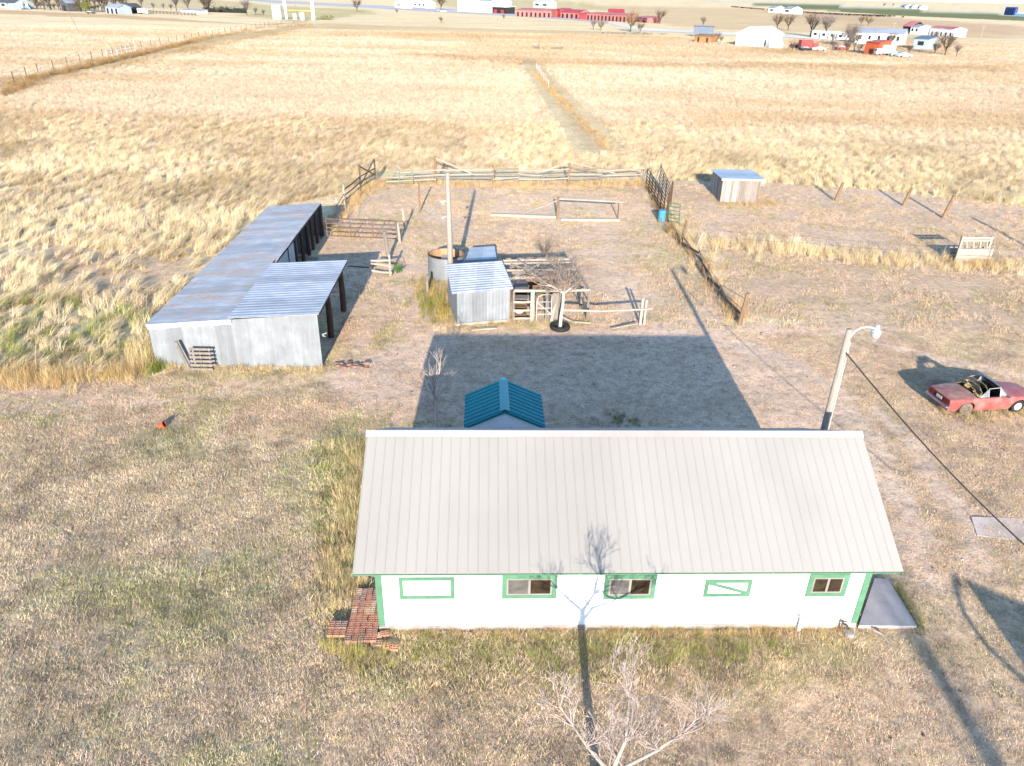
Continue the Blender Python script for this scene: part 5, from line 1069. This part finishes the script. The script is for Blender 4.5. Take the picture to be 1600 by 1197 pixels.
    mb = MB(); mb.box((-2.03, 0, .60), (.03, 1.3, .17)); mb.build('rear_panel', m_black, t, True)
    for s_ in (-1, 1):
        mb = MB(); mb.box((-2.05, s_ * .48, .61), (.04, .30, .13)); mb.build('taillight', m_tailred, t, True)
        mb = MB(); mb.lathe((1.98, s_ * .5, .56), [(0, .03), (.07, .025), (.085, 0)], 14, rot=Matrix.Rotation(PI / 2, 3, 'Y')); mb.build('headlight', m_lens, t, True)
        mb = MB(); mb.box((.52, s_ * .86, .86), (.06, .12, .09)); mb.tube([V(.5, s_ * .76, .79), V(.52, s_ * .86, .84)], .012, 5); mb.build('mirror', m_chrome, t, True)
        mb = MB(); mb.beam(V(-.42, s_ * .781, .68), V(-.56, s_ * .781, .68), .025, .03); mb.build('door_handle', m_chrome, t, True)
    mb = MB(); mb.box((-2.055, -.05, .60), (.03, .34, .12)); mb.build('license_plate', m_offwhite, t, True)
make_car()

# ================================================================== far farms and trees
def frame2(pl, pr):          # local frame from two ground points of the near side
    a, b_ = at(*pl), at(*pr); d = (b_ - a); L = d.length; d.normalize(); nn = V(-d.y, d.x, 0); return a, d, nn, L
def gable(name, lab, pl, pr, depth, h, rise, wm, rm, nop=0, ridge='x', group=None, cat='building', opm=None, oph=.55, over=.4, door=None, opw=.45):
    a, d, nn, L = frame2(pl, pr); t = T(name, lab, cat, a, group); Q = lambda x, y, z: a + d * x + nn * y + V(0, 0, z)
    mb = MB()
    if ridge == 'x': pr_ = [(0, 0), (depth, 0), (depth, h), (depth / 2, h + rise), (0, h)]; mb.add([Q(0, y, z) for y, z in pr_] + [Q(L, y, z) for y, z in pr_], [(0, 1, 2, 3, 4), (9, 8, 7, 6, 5)] + [(i, i + 5, (i + 1) % 5 + 5, (i + 1) % 5) for i in range(5)])
    elif ridge == 'y': pr_ = [(0, 0), (L, 0), (L, h), (L / 2, h + rise), (0, h)]; mb.add([Q(x, 0, z) for x, z in pr_] + [Q(x, depth, z) for x, z in pr_], [(4, 3, 2, 1, 0), (5, 6, 7, 8, 9)] + [(i, (i + 1) % 5, (i + 1) % 5 + 5, i + 5) for i in range(5)])
    else: mb.add([Q(0, 0, 0), Q(L, 0, 0), Q(L, depth, 0), Q(0, depth, 0), Q(0, 0, h), Q(L, 0, h), Q(L, depth, h + rise), Q(0, depth, h + rise)], [(0, 3, 2, 1), (0, 1, 5, 4), (1, 2, 6, 5), (2, 3, 7, 6), (3, 0, 4, 7), (4, 5, 6, 7)])
    mb.build('wall', wm, t); e = .12
    s_ = over
    if ridge == 'x':
        k = rise / (depth / 2)
        for sl_ in ([Q(-s_, -s_, h - k * s_ + e), Q(L + s_, -s_, h - k * s_ + e), Q(L + s_, depth / 2, h + rise + e), Q(-s_, depth / 2, h + rise + e)], [Q(-s_, depth / 2, h + rise + e), Q(L + s_, depth / 2, h + rise + e), Q(L + s_, depth + s_, h - k * s_ + e), Q(-s_, depth + s_, h - k * s_ + e)]):
            mb = MB(); mb.slab(sl_, .1); mb.build('roof', rm, t)
    elif ridge == 'y':
        k = rise / (L / 2)
        for sl_ in ([Q(-s_, -s_, h - k * s_ + e), Q(L / 2, -s_, h + rise + e), Q(L / 2, depth + s_, h + rise + e), Q(-s_, depth + s_, h - k * s_ + e)], [Q(L / 2, -s_, h + rise + e), Q(L + s_, -s_, h - k * s_ + e), Q(L + s_, depth + s_, h - k * s_ + e), Q(L / 2, depth + s_, h + rise + e)]):
            mb = MB(); mb.slab(sl_, .1); mb.build('roof', rm, t)
    else: mb = MB(); mb.slab([Q(-s_, -s_, h + e), Q(L + s_, -s_, h + e), Q(L + s_, depth + s_, h + rise + e), Q(-s_, depth + s_, h + rise + e)], .1); mb.build('roof', rm, t)
    for i in range(nop):
        c_ = (i + .5) * L / nop; wd = L / nop * opw; z0 = h * (.38 if oph < .5 else 0); mb = MB(); mb.slab([Q(c_ - wd / 2, -.06, z0 + .02), Q(c_ + wd / 2, -.06, z0 + .02), Q(c_ + wd / 2, -.06, z0 + h * oph), Q(c_ - wd / 2, -.06, z0 + h * oph)], .1, nn); mb.build('window' if oph < .5 else 'door', opm or m_opening, t)
    return t
# red farmstead beside the road
gable('red_barn', 'long pale red open-fronted barn at the left end of the far red barns', (806, 25.5), (861, 27.5), 10, 4.0, 1.2, m_redbarn2, m_redbarn2, 8, 'mono', 'far red barns', oph=.7)
gable('red_barn', 'bright red solid shed right of the long pale red barn', (862, 26.5), (875, 27.5), 9, 4.8, 1.0, m_redbarn, m_redbarn, 0, 'mono', 'far red barns')
gable('red_barn', 'red barn with dark openings in the middle of the far red barns', (875.5, 28.0), (904, 29.5), 12, 3.6, 1.8, m_redbarn2, m_redbarn, 4, 'x', 'far red barns', oph=.75)
gable('red_barn', 'bright red low shed standing in front of the middle red barn', (904, 30.5), (915, 31), 8, 3.4, .8, m_redbarn, m_redbarn, 0, 'mono', 'far red barns')
gable('red_barn', 'pale red stall row with many dark doorways right of the middle red barn', (916, 31), (978, 34.5), 9, 3.8, .8, m_redbarn2, m_redbarn2, 11, 'mono', 'far red barns', oph=.75)
gable('red_barn', 'red-roofed barn rising behind the row of stalls', (952, 29), (975, 29.5), 14, 3.0, 3.0, m_white, m_redbarn, 0, 'x', 'far red barns')
gable('red_barn', 'small low red shed at the right end behind the budding tree', (992, 33.5), (1011, 36), 8, 2.6, .8, m_redbarn2, m_redbarn2, 2, 'mono', 'far red barns')
gable('house', 'yellowish house with two dark windows behind the red barns', (833, 12), (857, 13), 12, 6, 2, m_offwhite, m_offwhite, 2, 'x', oph=.3)
# white buildings along the road
gable('white_house', 'small white house with white roof at the road left of the longer white house', (617, 11.5), (629, 13.0), 9, 4.2, 2.0, m_white, m_white, 1, 'y', opm=m_greyroof, oph=.4)
gable('white_house', 'long white house with four windows beside the road', (640, 10.6), (665, 12.6), 10, 4.2, 2.4, m_white, m_white, 4, 'x', oph=.4)
gable('warehouse', 'square-fronted white building left half of the large roadside pair', (715, 17.4), (732, 18.4), 20, 11, .6, m_white, m_white, 0, 'mono')
gable('warehouse', 'wide white metal warehouse beside the road', (736, 18.4), (767, 20.3), 20, 8.5, 2.0, m_white, m_greyroof, 0, 'x')
gable('carport', 'open white-roofed carport at the right end of the white warehouse', (769, 20.4), (790, 21.6), 9, 4.5, .5, m_opening, m_white, 2, 'mono', opm=m_redmach, oph=.6)
# brown shed, container, big white shed
gable('brown_shed', 'small brown board shed in front of the blue-grey container', (1084, 66), (1111, 67.6), 5, 2.2, .5, m_brownsh, m_brownsh, 2, 'mono', oph=.8, opw=.2)
gable('container', 'blue-grey container-like building with dark end behind the brown shed', (1083, 57.5), (1113, 58.5), 4, 4.0, .1, m_bluegrey, m_bluegrey, 0, 'mono', opm=m_black)
ws = gable('white_shed', 'large white metal shed with a grey left wall', (1149, 71.0), (1187, 73.6), 15, 3.9, 2.2, m_white, m_white, 0, 'y')
gable('white_shed', 'white lean-to building joined to the right of the large white shed', (1187.5, 73.0), (1201, 73.6), 10, 4.6, .4, m_white, m_white, 1, 'mono', opw=.2, oph=.5)
gable('low_wall', 'pale yellowish low block wall right of the large white shed', (1201, 74.6), (1222, 75.6), 2, 2.2, .1, m_offwhite, m_offwhite, 0, 'mono', cat='wall')
# right farm
gable('mobile_home', 'long white house with blue-grey roof in the middle of the right farm', (1335, 68), (1408, 71.5), 9, 4.0, 1.6, m_white, m_greyroof, 5, 'x', oph=.4, opw=.3)
gable('orange_shed', 'orange-red shed in front of the long white house', (1349, 85), (1371, 87), 5, 3.6, .6, m_orange, m_orange, 1, 'mono', oph=.5, opw=.3)
gable('grey_shed', 'pale blue-grey shed with white end at the right of the farm', (1425, 76.5), (1448, 78.0), 6, 3.4, .8, m_paleblue, m_bluegrey, 1, 'mono', oph=.4, opw=.4)
gable('red_barn', 'red-roofed barn with dark front behind the right farm', (1409, 51.5), (1421, 52.3), 10, 3.4, 2.2, m_opening, m_redbarn2, 0, 'x')
gable('white_house', 'small white house right of the red-roofed barn', (1421, 53), (1434, 54), 8, 3.4, 1.0, m_white, m_greyroof, 2, 'x', oph=.4)
gable('stable', 'long white stable with thin red roof behind the right farm', (1452, 54.5), (1488, 57.5), 7, 3.4, .8, m_white, m_redbarn2, 5, 'x', oph=.5, opw=.3)
for i, (px, lab) in enumerate([(1268, 'leftmost white trailer of the row behind the red truck'), (1281, 'second white trailer from the left in the row behind the red truck'), (1294, 'third white trailer from the left in the row behind the red truck'), (1307, 'rightmost white trailer of the row behind the red truck')]):
    gable('trailer', lab, (px, 58.5 + i * 1.2), (px + 10, 59.3 + i * 1.2), 2.8, 2.6, .2, m_white, m_white, 1, 'mono', 'white trailers', 'trailer', oph=.4)
for (px, py, w_, lab) in [(1406, 12.4, 9, 'far white farmhouse left of the others beyond the green strip'), (1419, 13.2, 6, 'small far white shed in the middle beyond the green strip'), (1432, 14, 5, 'far white shed right of the others beyond the green strip'), (1200, 19.5, 10, 'far white farm building left of the dark cattle'), (1222, 21, 14, 'long far white farm building near the dark cattle')]:
    gable('white_house', lab, (px, py), (px + w_, py + w_ * .05), 14, 4.5, 2.5, m_white, m_greyroof, 1, 'x', oph=.4)
# vehicles
def far_car(name, lab, cat, p, rz, L, mt, kind='car'):
    t = T(name, lab, cat, p, None, rz); w_ = L * .42
    if kind == 'car':
        mb = MB(); pr = [(-L / 2, .35), (L / 2, .35), (L / 2, .8), (L * .22, .95), (-L * .42, .98), (-L / 2, .85)]; pc = [(L * .2, .95), (L * .06, 1.42), (-L * .3, 1.42), (-L * .42, .97)]
        mb.add([V(x, -w_ / 2, z) for x, z in pr] + [V(x, w_ / 2, z) for x, z in pr], [tuple(range(6)), tuple(range(11, 5, -1))] + [(i, i + 6, (i + 1) % 6 + 6, (i + 1) % 6) for i in range(6)]); mb.build('body', mt, t, True)
        mb = MB(); mb.add([V(x, -w_ * .42, z) for x, z in pc] + [V(x, w_ * .42, z) for x, z in pc], [tuple(range(4)), tuple(range(7, 3, -1))] + [(i, i + 4, (i + 1) % 4 + 4, (i + 1) % 4) for i in range(4)]); mb.build('cabin', m_carglass, t, True)
    else:
        mb = MB(); mb.box((-L * .16, 0, 1.9), (L * .66, w_, 2.2)); mb.build('cargo_box', mt, t, True); mb = MB(); mb.box((L * .34, 0, 1.25), (L * .28, w_ * .92, 1.5)); mb.build('cab', m_white if kind == 'camper' else mt, t, True); mb = MB(); mb.box((L * .483, 0, 1.6), (.04, w_ * .8, .6)); mb.build('windshield', m_carglass, t, True)
    for x in (-L * .3, L * .3):
        for s_ in (-1, 1): mb = MB(); mb.lathe((x, s_ * w_ * .46, .36), [(0, -.1), (.34, -.1), (.36, 0), (.34, .1), (0, .1)], 14, axis='y'); mb.build('wheel', m_rubber, t, True)
    return t
far_car('parked_car', 'pale blue car parked left of the silver one at the right farm', 'car', at(1400, 88.5), .1, 4.4, m_paleblue); far_car('parked_car', 'silver car parked in front of the long white house at the right farm', 'car', at(1412, 89.5), .05, 4.4, m_white)
far_car('camper_truck', 'white camper truck between the orange shed and the parked cars', 'truck', at(1380, 87), PI, 5.6, m_white, 'camper'); far_car('red_truck', 'red truck parked left of the farm trees', 'truck', at(1262, 78), 0.05, 6.2, m_redmach, 'truck')
far_car('parked_car', 'white car on the gravel right of the red truck', 'car', at(1279, 79.5), .3, 4.2, m_white); far_car('parked_car', 'white car in front of the roadside tree', 'car', at(693, 18.8), -.05, 4.6, m_white); far_car('parked_car', 'grey-white car left of the white car by the roadside tree', 'car', at(684, 18), .6, 4.4, m_greyroof)
far_car('parked_car', 'dark red car among the grey shrubs left of the orange shed', 'car', at(1315, 78.5), .1, 4.4, m_redmach); far_car('parked_car', 'black car left of the red truck front', 'car', at(1258, 80), .2, 4.0, m_black)
for i, (px, py) in enumerate(((1240, 74), (1248, 75))):
    q = at(px, py); t = T('farm_machine', ('rusty red farm implement left of the red truck', 'second rusty red farm implement just left of the red truck')[i], 'machinery', q); mb = MB(); r = random.Random(i)
    for k in range(7): p = q + V(r.uniform(-1.6, 1.6), r.uniform(-.6, .6), r.uniform(.2, 1)); mb.beam(p, p + V(r.uniform(-1, 1), r.uniform(-.5, .5), r.uniform(.3, 1.3)), .22, .22)
    mb.build('frame', m_redmach, t); mb = MB(); 
    for x in (-1.1, 1.1): mb.lathe(q + V(x, -.5, .6), [(0, -.1), (.55, -.1), (.6, 0), (.55, .1), (0, .1)], 14, axis='y')
    mb.build('wheels', m_rubber, t)
# bare trees: a few kinds, then copies
def far_tree(name, seed, h, mtw, ntw, wide, lab, loc, group=None, cat='tree'):
    t = T(name, lab, cat, loc, group); r = random.Random(seed); z0 = V(0, 0, 0); mb = MB(); mb.tube([z0 - V(0, 0, .2), V(.05, 0, h * .18), V(-.05, .05, h * .34)], [h * .03, h * .024, h * .02], 7)
    lim = []
    for k in range(6):
        a = 2 * PI * (k + r.random() * .6) / 6; p0 = V(0, 0, h * r.uniform(.16, .34)); d = V(math.cos(a) * wide, math.sin(a) * wide, r.uniform(.7, 1.3)).normalized(); e = p0 + d * h * r.uniform(.28, .42); mb.tube([p0, p0.lerp(e, .5) + V(0, 0, -.02 * h), e], [h * .016, h * .011, h * .007], 5); lim.append((p0, e, d))
    mb.build('trunk', m_fartree, t, True); mb = MB()
    for p0, e, d in lim:
        for k in range(ntw): grow(mb, r, p0.lerp(e, r.uniform(.3, 1)), (d + V(r.gauss(0, .5), r.gauss(0, .5), r.uniform(0, .6))).normalized(), h * r.uniform(.13, .22), h * .0095, 3, .25, .75, 2, 3, 3, .76, .15)
    mb.build('crown', mtw, t, True); return t
q = at(70, 16); tA = far_tree('bare_tree', 1, 10, m_fartwig, 10, .8, 'broad leafless brown tree in the far left row, left of the dark barn', at(46, 13), 'far left tree row')
tB = far_tree('bare_tree', 2, 10, m_fartwig3, 9, .5, 'tall narrow greyish leafless tree in the far left row', at(95, 16.5), 'far left tree row')
tC = far_tree('bare_tree', 3, 10, m_fartwig2, 10, 1.0, 'budding olive-brown tree in front of the right end of the red barns', at(985, 50), None)
LBT = 'leafless brown tree in the dense far left tree row'
for i, (px, py, h, pr) in enumerate([(20, 11, 9, tA), (58, 14.5, 12, tA), (70, 15, 10, tB), (80, 15.5, 13, tA), (112, 16.5, 11, tA), (125, 18, 13, tB), (140, 18.5, 11, tA), (150, 16, 12, tB), (160, 19, 12, tA), (181, 20, 13, tB), (193, 18, 11, tA), (5, 10, 10, tB), (33, 10, 11, tB), (103, 13, 12, tB), (120, 12, 10, tA), (168, 15, 12, tA), (60, 9, 12, tB), (90, 10, 11, tA)]):
    dup(pr, at(px, py), random.uniform(0, 6), LBT, 'far left tree row', h / 10 * random.uniform(.9, 1.1))
for (px, py, h, pr, lab) in [(321, 19, 12, tA, 'dark-limbed bare tree standing alone right of the far left row'), (326, 18, 11, tA, 'bare tree just right of the dark-limbed tree in front of the long hedge'), (276, 17, 11, tB, 'pale bare tree left of the lone dark-limbed tree'), (295, 18, 11, tB, 'pale bare tree close to the lone dark-limbed tree'), (386, 24, 10, tB, 'greyish bare tree at the right end of the far hedge'), (222, 12, 8, tB, 'small bare tree behind the dark paddock fence at far left'),
      (558, 18.5, 10, tA, 'bare tree where the track meets the road'), (689, 16, 13, tA, 'wide-forked bare tree behind the parked white car'), (927, 46.5, 5, tB, 'small bare bush left of its twin in front of the red stalls'), (939, 47.5, 5, tC, 'small bushy bare tree right of its twin in front of the red stalls'), (1031, 37.5, 9, tA, 'round bare tree alone on the slope right of the red barns'), (1000, 52, 5, tA, 'low bare bush right of the budding tree'),
      (1214, 46.5, 9, tA, 'left bare bush of the pair above the large white shed'), (1231, 47.5, 9, tA, 'right bare bush of the pair above the large white shed'), (1266, 57, 11, tA, 'large brown bare tree behind the white trailers'), (1289, 60, 11, tB, 'thin tall bare tree behind the white trailers'), (1327, 74, 9, tB, 'grey bare tree left of the orange shed'), (1334, 80, 7, tB, 'low grey shrub just left of the orange shed'), (1356, 41, 7, tC, 'yellowish budding tree behind the long white house'), (1345, 39, 6, tA, 'brown bare shrub left of the yellowish budding tree'),
      (1476, 86.5, 8, tA, 'tall leaning bare tree right of the pale blue shed'), (1457, 70, 6, tB, 'thin bare tree between the pale blue shed and the leaning tree'), (1392, 71, 5, tA, 'bare shrub against the long white house'), (1098, 42, 6, tB, 'faint bare tree behind the blue-grey container'), (620, 21, 3, tA, 'small dead bush on the near road verge, left'), (689, 36, 3.4, tA, 'small dead bush in the pale field below the parked cars'), (787, 30, 3, tA, 'small dead bush on the near road verge, right'), (1381, 10.5, 9, tA, 'far bare tree left of the white farmhouses beyond the green strip'), (1395, 10.5, 9, tB, 'far bare tree just left of the white farmhouses beyond the green strip')]:
    dup(pr, at(px, py), random.uniform(0, 6), lab, None, h / 10)
for k, (px, py, h, lab) in enumerate([(1238, 80, 3, 'low bare shrub below the rusty implements'), (1300, 80, 4, 'bare shrub between the white car and the dark red car'), (1322, 82, 4, 'low bare shrub left of the orange shed'), (1342, 84, 3.5, 'small bare shrub touching the orange shed'), (1420, 84, 3, 'low shrub right of the silver car'), (1300, 68, 4, 'bare shrub before the row of white trailers'), (1120, 66, 4, 'bare shrub between the brown shed and the large white shed'), (1126, 68, 3, 'low bare shrub beside the left wall of the large white shed'),
      (1460, 84, 4, 'low bare shrub left of the leaning bare tree'), (1494, 88, 4, 'low bare shrub right of the leaning bare tree'), (1320, 70, 6, 'grey bare tree at the left end of the long white house'), (1366, 79, 4, 'dark bare shrub in front of the long white house')]): dup((tA, tB)[k % 2], at(px, py), k * 1.3, lab, None, h / 10)
r = random.Random(31)
def leafy(name, lab, b_, h, w_, mt, n_=900, s0=.35):
    t = T(name, lab, 'tree', b_); mb = MB(); mb.tube([b_, b_ + V(0, 0, h * .6)], [.25, .1], 6); mb.build('trunk', m_fartree, t); mb = MB()
    cl = [(V(r.gauss(0, .3) * w_, r.gauss(0, .3) * w_, r.uniform(.25, .9) * h), r.uniform(.16, .3) * w_) for k in range(12)]
    for k in range(n_):
        c0_, rr = r.choice(cl); c_ = b_ + c0_ + V(r.gauss(0, rr * .6), r.gauss(0, rr * .6), r.gauss(0, rr * .5)); d = V(r.gauss(0, 1), r.gauss(0, 1), r.gauss(0, 1)).normalized() * s0; e = d.orthogonal().normalized() * s0 * .5; mb.add([c_ - d, c_ + e, c_ + d, c_ - e], [(0, 1, 2, 3)])
    mb.build('crown', mt, t); return t
leafy('evergreen_tree', 'yellow-green leafy tree in the far left tree row', at(134, 19), 6.5, 6, m_evergreen)
hd_ = at(355, 19.5); mb = MB()
for k in range(2600):
    c_ = at(318, 18.7).lerp(at(384, 20.6), r.random()) + V(0, r.uniform(-2, 2), abs(r.gauss(0, 1.2)) + .1); d = V(r.gauss(0, 1), r.gauss(0, 1), r.gauss(0, 1)).normalized() * .5; e = d.orthogonal().normalized() * .3; mb.add([c_ - d, c_ + e, c_ + d, c_ - e], [(0, 1, 2, 3)])
solo('hedge', mb, M('dark hedge leaves', (.045, .05, .03), .4, .5), hd_, 'long dark evergreen hedge beyond the lone bare trees at far left', 'hedge')
for i in range(30):
    px = 2 + i * 7 + random.uniform(-2, 2); dup((tA, tB, tA)[i % 3], at(px, 12.0 + px * .045 + random.uniform(-1.2, .8)), random.uniform(0, 6), 'low leafless brown shrub filling the dense far left tree row', 'shrubs of the far left tree row', random.uniform(.35, .6))
for px, py, h in ((240, 15, .5), (256, 15, .45), (268, 17, .5), (340, 20, .4), (400, 24, .5), (412, 25, .4)): dup(tB, at(px, py), px, 'low greyish bare shrub scattered beyond the dark paddock fence', 'shrubs beyond the paddock fence', h)
# buildings in the left tree row
gable('house', 'dark-roofed house at the far left corner', (-10, 12), (23, 14), 12, 3.4, 3.0, m_paleblue, m_dgrey, 3, 'x', oph=.4)
gable('white_shed', 'small pale blue-white shed at the far left edge', (15, 14.5), (23, 15), 4, 2.6, .4, m_paleblue, m_white, 0, 'mono'); gable('doghouse', 'white triangular hut with dark door at far left', (32, 13.8), (38, 14.2), 3, .4, 3.0, m_white, m_white, 1, 'y', opw=.4, oph=.9)
gable('dark_barn', 'dark barn half hidden by trees in the far left row', (97, 17), (107, 17.8), 8, 4.5, 1.5, m_dgrey, m_greyroof, 1, 'y', oph=.7); gable('stable', 'grey-blue open stable behind the tree trunks at far left', (166, 20.8), (186, 22), 8, 3.4, 1.6, m_paleblue, m_greyroof, 3, 'x', oph=.8)
gable('dark_barn', 'black-fronted shed left of the white vehicle at far left', (190, 20), (204, 21), 7, 3.4, 1.8, m_opening, m_dgrey, 0, 'y'); far_car('white_van', 'white van left of the dark paddock fence at far left', 'van', at(225, 22), 0, 6, m_white, 'camper'); far_car('parked_car', 'red-brown car under the yellow-green tree at far left', 'car', at(142, 21.5), .2, 4.4, m_woodd)
gable('low_shed', 'low pale shed roof between the hedge and the dark fence at far left', (282, 20.5), (312, 22), 6, 1.8, .5, m_offwhite, m_greyroof, 0, 'mono')
pf = T('paddock_fence', 'dark board fence of a paddock in front of the far left fields', 'fence', at(250, 21)); p, q = at(229, 20.5), at(306, 24.5)
for k in range(15): c_ = p.lerp(q, k / 14); mb = MB(); mb.box(c_ + V(0, 0, .7), (.3, .3, 1.5)); mb.build('post', m_woodd, pf)
for z in (.5, 1.0, 1.4): mb = MB(); mb.beam(up(p, z), up(q, z), .08, .22); mb.build('rail', m_woodd, pf)
# ranch gateway and tanks
gw = T('gateway', 'tall white gateway of two columns with a yellow pipe bar', 'gateway', at(467, 30)); p, q = at(447, 29.5), at(490, 31)
for c_ in (p, q): mb = MB(); mb.tube([c_, up(c_, 9), up(c_, 14)], [.85, .8, .75], 12); mb.build('column', m_white, gw)
mb = MB(); mb.tube([up(p, 4.2), up(q, 4.2)], .35, 8); mb.build('bar', m_yellow, gw)
def vtank(lab, px, py, rr, h, mt): q = at(px, py); mb = MB(); mb.lathe(q, [(rr, 0), (rr, h), (rr * .9, h + .2), (0, h + rr * .25)], 20); solo('storage_tank', mb, mt, q, lab, 'tank')
vtank('large off-white upright tank left of the gateway', 434, 30, 2.6, 6.6, m_offwhite); vtank('small white tank between the gateway columns, left', 461, 30, .9, 2.6, m_white); vtank('small white tank between the gateway columns, right', 472.5, 31, 1.1, 3.2, m_white)
q = at(464, 30); mb = MB(); mb.tube([q, up(q, 7)], .25, 8); solo('dark_post', mb, m_wood, q, 'dark post between the two small white tanks at the gateway', 'post')
q = at(506, 31); t = leafy('juniper_bush', 'low dark bushes right of the gateway', q, 1.6, 8, m_evergreen, 250, .4)
# far left fence line along the ditch
dl = T('wire_fence', 'wire fence with many thin posts along the far ditch towards the gateway', 'fence', at(400, 45)); P = [at(0, 136), at(60, 114), at(205, 78), at(300, 60), at(420, 40), at(497, 37)]; prev = None; pts = []
for i in range(len(P) - 1):
    n_ = max(2, int((P[i + 1] - P[i]).length / 7)); pts += [P[i].lerp(P[i + 1], k / n_) for k in range(n_)]
for c_ in pts[:85]: mb = MB(); mb.tube([c_, up(c_, 1.7)], .08, 5); mb.build('post', m_woodd, dl)
for z in (.7, 1.3): mb = MB(); mb.tube([up(c_, z) for c_ in pts], .012, 3); mb.build('wire', m_wire, dl)
wfn = T('white_fence', 'short white rail fence crossing the ditch at far left', 'fence', at(190, 85)); p, q = at(168, 91), at(212, 80)
for k in range(7): c_ = p.lerp(q, k / 6); mb = MB(); mb.tube([c_, up(c_, 1.8 if k < 6 else 2.8)], .07, 6); mb.build('post', m_offwhite, wfn)
for z in (.8, 1.5): mb = MB(); mb.beam(up(p, z), up(q, z), .05, .09); mb.build('rail', m_offwhite, wfn)
q = at(124, 52); mb = MB(); mb.tube([q, q + V(-2.0, 0, 6.5)], .13, 6); solo('leaning_pole', mb, m_wood, q, 'thin leaning pole alone in the far left field', 'pole')
# fence along the middle track with white posts
tf = T('track_fence', 'wire fence with white posts along the weedy track behind the corral', 'fence', at(860, 130)); p, q = at(838, 108), at(857, 137)
for k in range(9): c_ = p.lerp(q, k / 8); mb = MB(); mb.tube([c_, up(c_, 1.4)], .06, 5); mb.build('post', m_offwhite, tf)
mb = MB(); mb.tube([up(p, 1.2), up(q, 1.2)], .012, 4); mb.build('wire', m_wood, tf)
q = at(855, 77); t = T('brush_pile', 'grey heap of dead branches in the straw field beyond the track', 'brush pile', q); mb = MB()
for k in range(26): p = q + V(r.uniform(-4, 5), r.uniform(-1, 1), r.uniform(0, .4)); mb.tube([p, p + V(r.uniform(-2, 2), r.uniform(-1, 1), r.uniform(.1, 1.0))], [.12, .05], 4)
mb.tube([q + V(-3, 0, 0), q + V(-2.2, 0, 2.4)], .12, 4); mb.build('branches', m_wood, t)
q = at(990, 53); mb = MB()
for k in range(40): p = q + V(r.uniform(-14, 14), r.uniform(-2, 2), r.uniform(0, .3)); mb.tube([p, p + V(r.uniform(-2.5, 2.5), r.uniform(-1, 1), r.uniform(.05, .7))], [.14, .06], 4)
solo('brush_pile', mb, m_wood, q, 'long grey heap of branches under the budding tree', 'brush pile')
# poles, silos, cattle
for (px, py, tp, lab) in [(1565, 82, 62, 'utility pole standing alone at the far right'), (1532, 60, 40, 'distant utility pole left of the far right one'), (1393, 58, 34, 'utility pole behind the long white house')]:
    q = at(px, py); h = hgt(q, tp); t = T('utility_pole', lab, 'pole', q); mb = MB(); mb.tube([q, up(q, h)], [.2, .14], 7); mb.build('shaft', m_pole, t); mb = MB(); mb.beam(up(q, h - .6) - V(1, 0, 0), up(q, h - .6) + V(1, 0, 0), .12, .14); mb.build('crossarm', m_pole, t)
pa, pb_ = at(1571, 23.5), at(1585, 24.2)
for k in range(5):
    q = pa.lerp(pb_, k / 4); t = T('silo', 'blue silo in the row of five at the far right', 'silo', q, 'far blue silos'); rr = (pb_ - pa).length / 10; mb = MB(); mb.lathe(q, [(rr, 0), (rr, 8.5)], 18); mb.build('drum', m_silo, t); mb = MB(); mb.lathe(q, [(rr * 1.03, 8.5), (rr * .6, 9.6), (0, 10)], 18); mb.build('dome', m_silo, t)
gable('white_shed', 'long low white shed right of the blue silos', (1586, 25.5), (1612, 27.5), 12, 3.2, 1.5, m_white, m_white, 0, 'x')
mb = MB()
for k in range(260):
    f = r.random(); c_ = at(1142 + f * 248, 11 + f * 15.5 + 2.2 * math.sin(f * PI)); c_ = c_ + V(r.uniform(-3, 3), r.gauss(0, 14), 0); a = r.uniform(0, PI); d = V(math.cos(a), math.sin(a), 0)
    mb.beam(c_ + d * -1.0 + V(0, 0, 1.15), c_ + d * 1.0 + V(0, 0, 1.2), .7, .8); mb.beam(c_ + d * .9 + V(0, 0, 1.35), c_ + d * 1.5 + V(0, 0, 1.3), .35, .4)
    for s_ in (-.8, .8):
        for e in (-.22, .22): p = c_ + d * s_ + V(-d.y, d.x, 0) * e; mb.beam(p, up(p, .9), .16, .16)
hc = mb.build('cattle_herd', m_cow); hc['kind'] = 'stuff'; hc['label'] = 'far dark herd of cattle massed along the edge of the green field'; hc['category'] = 'cattle'
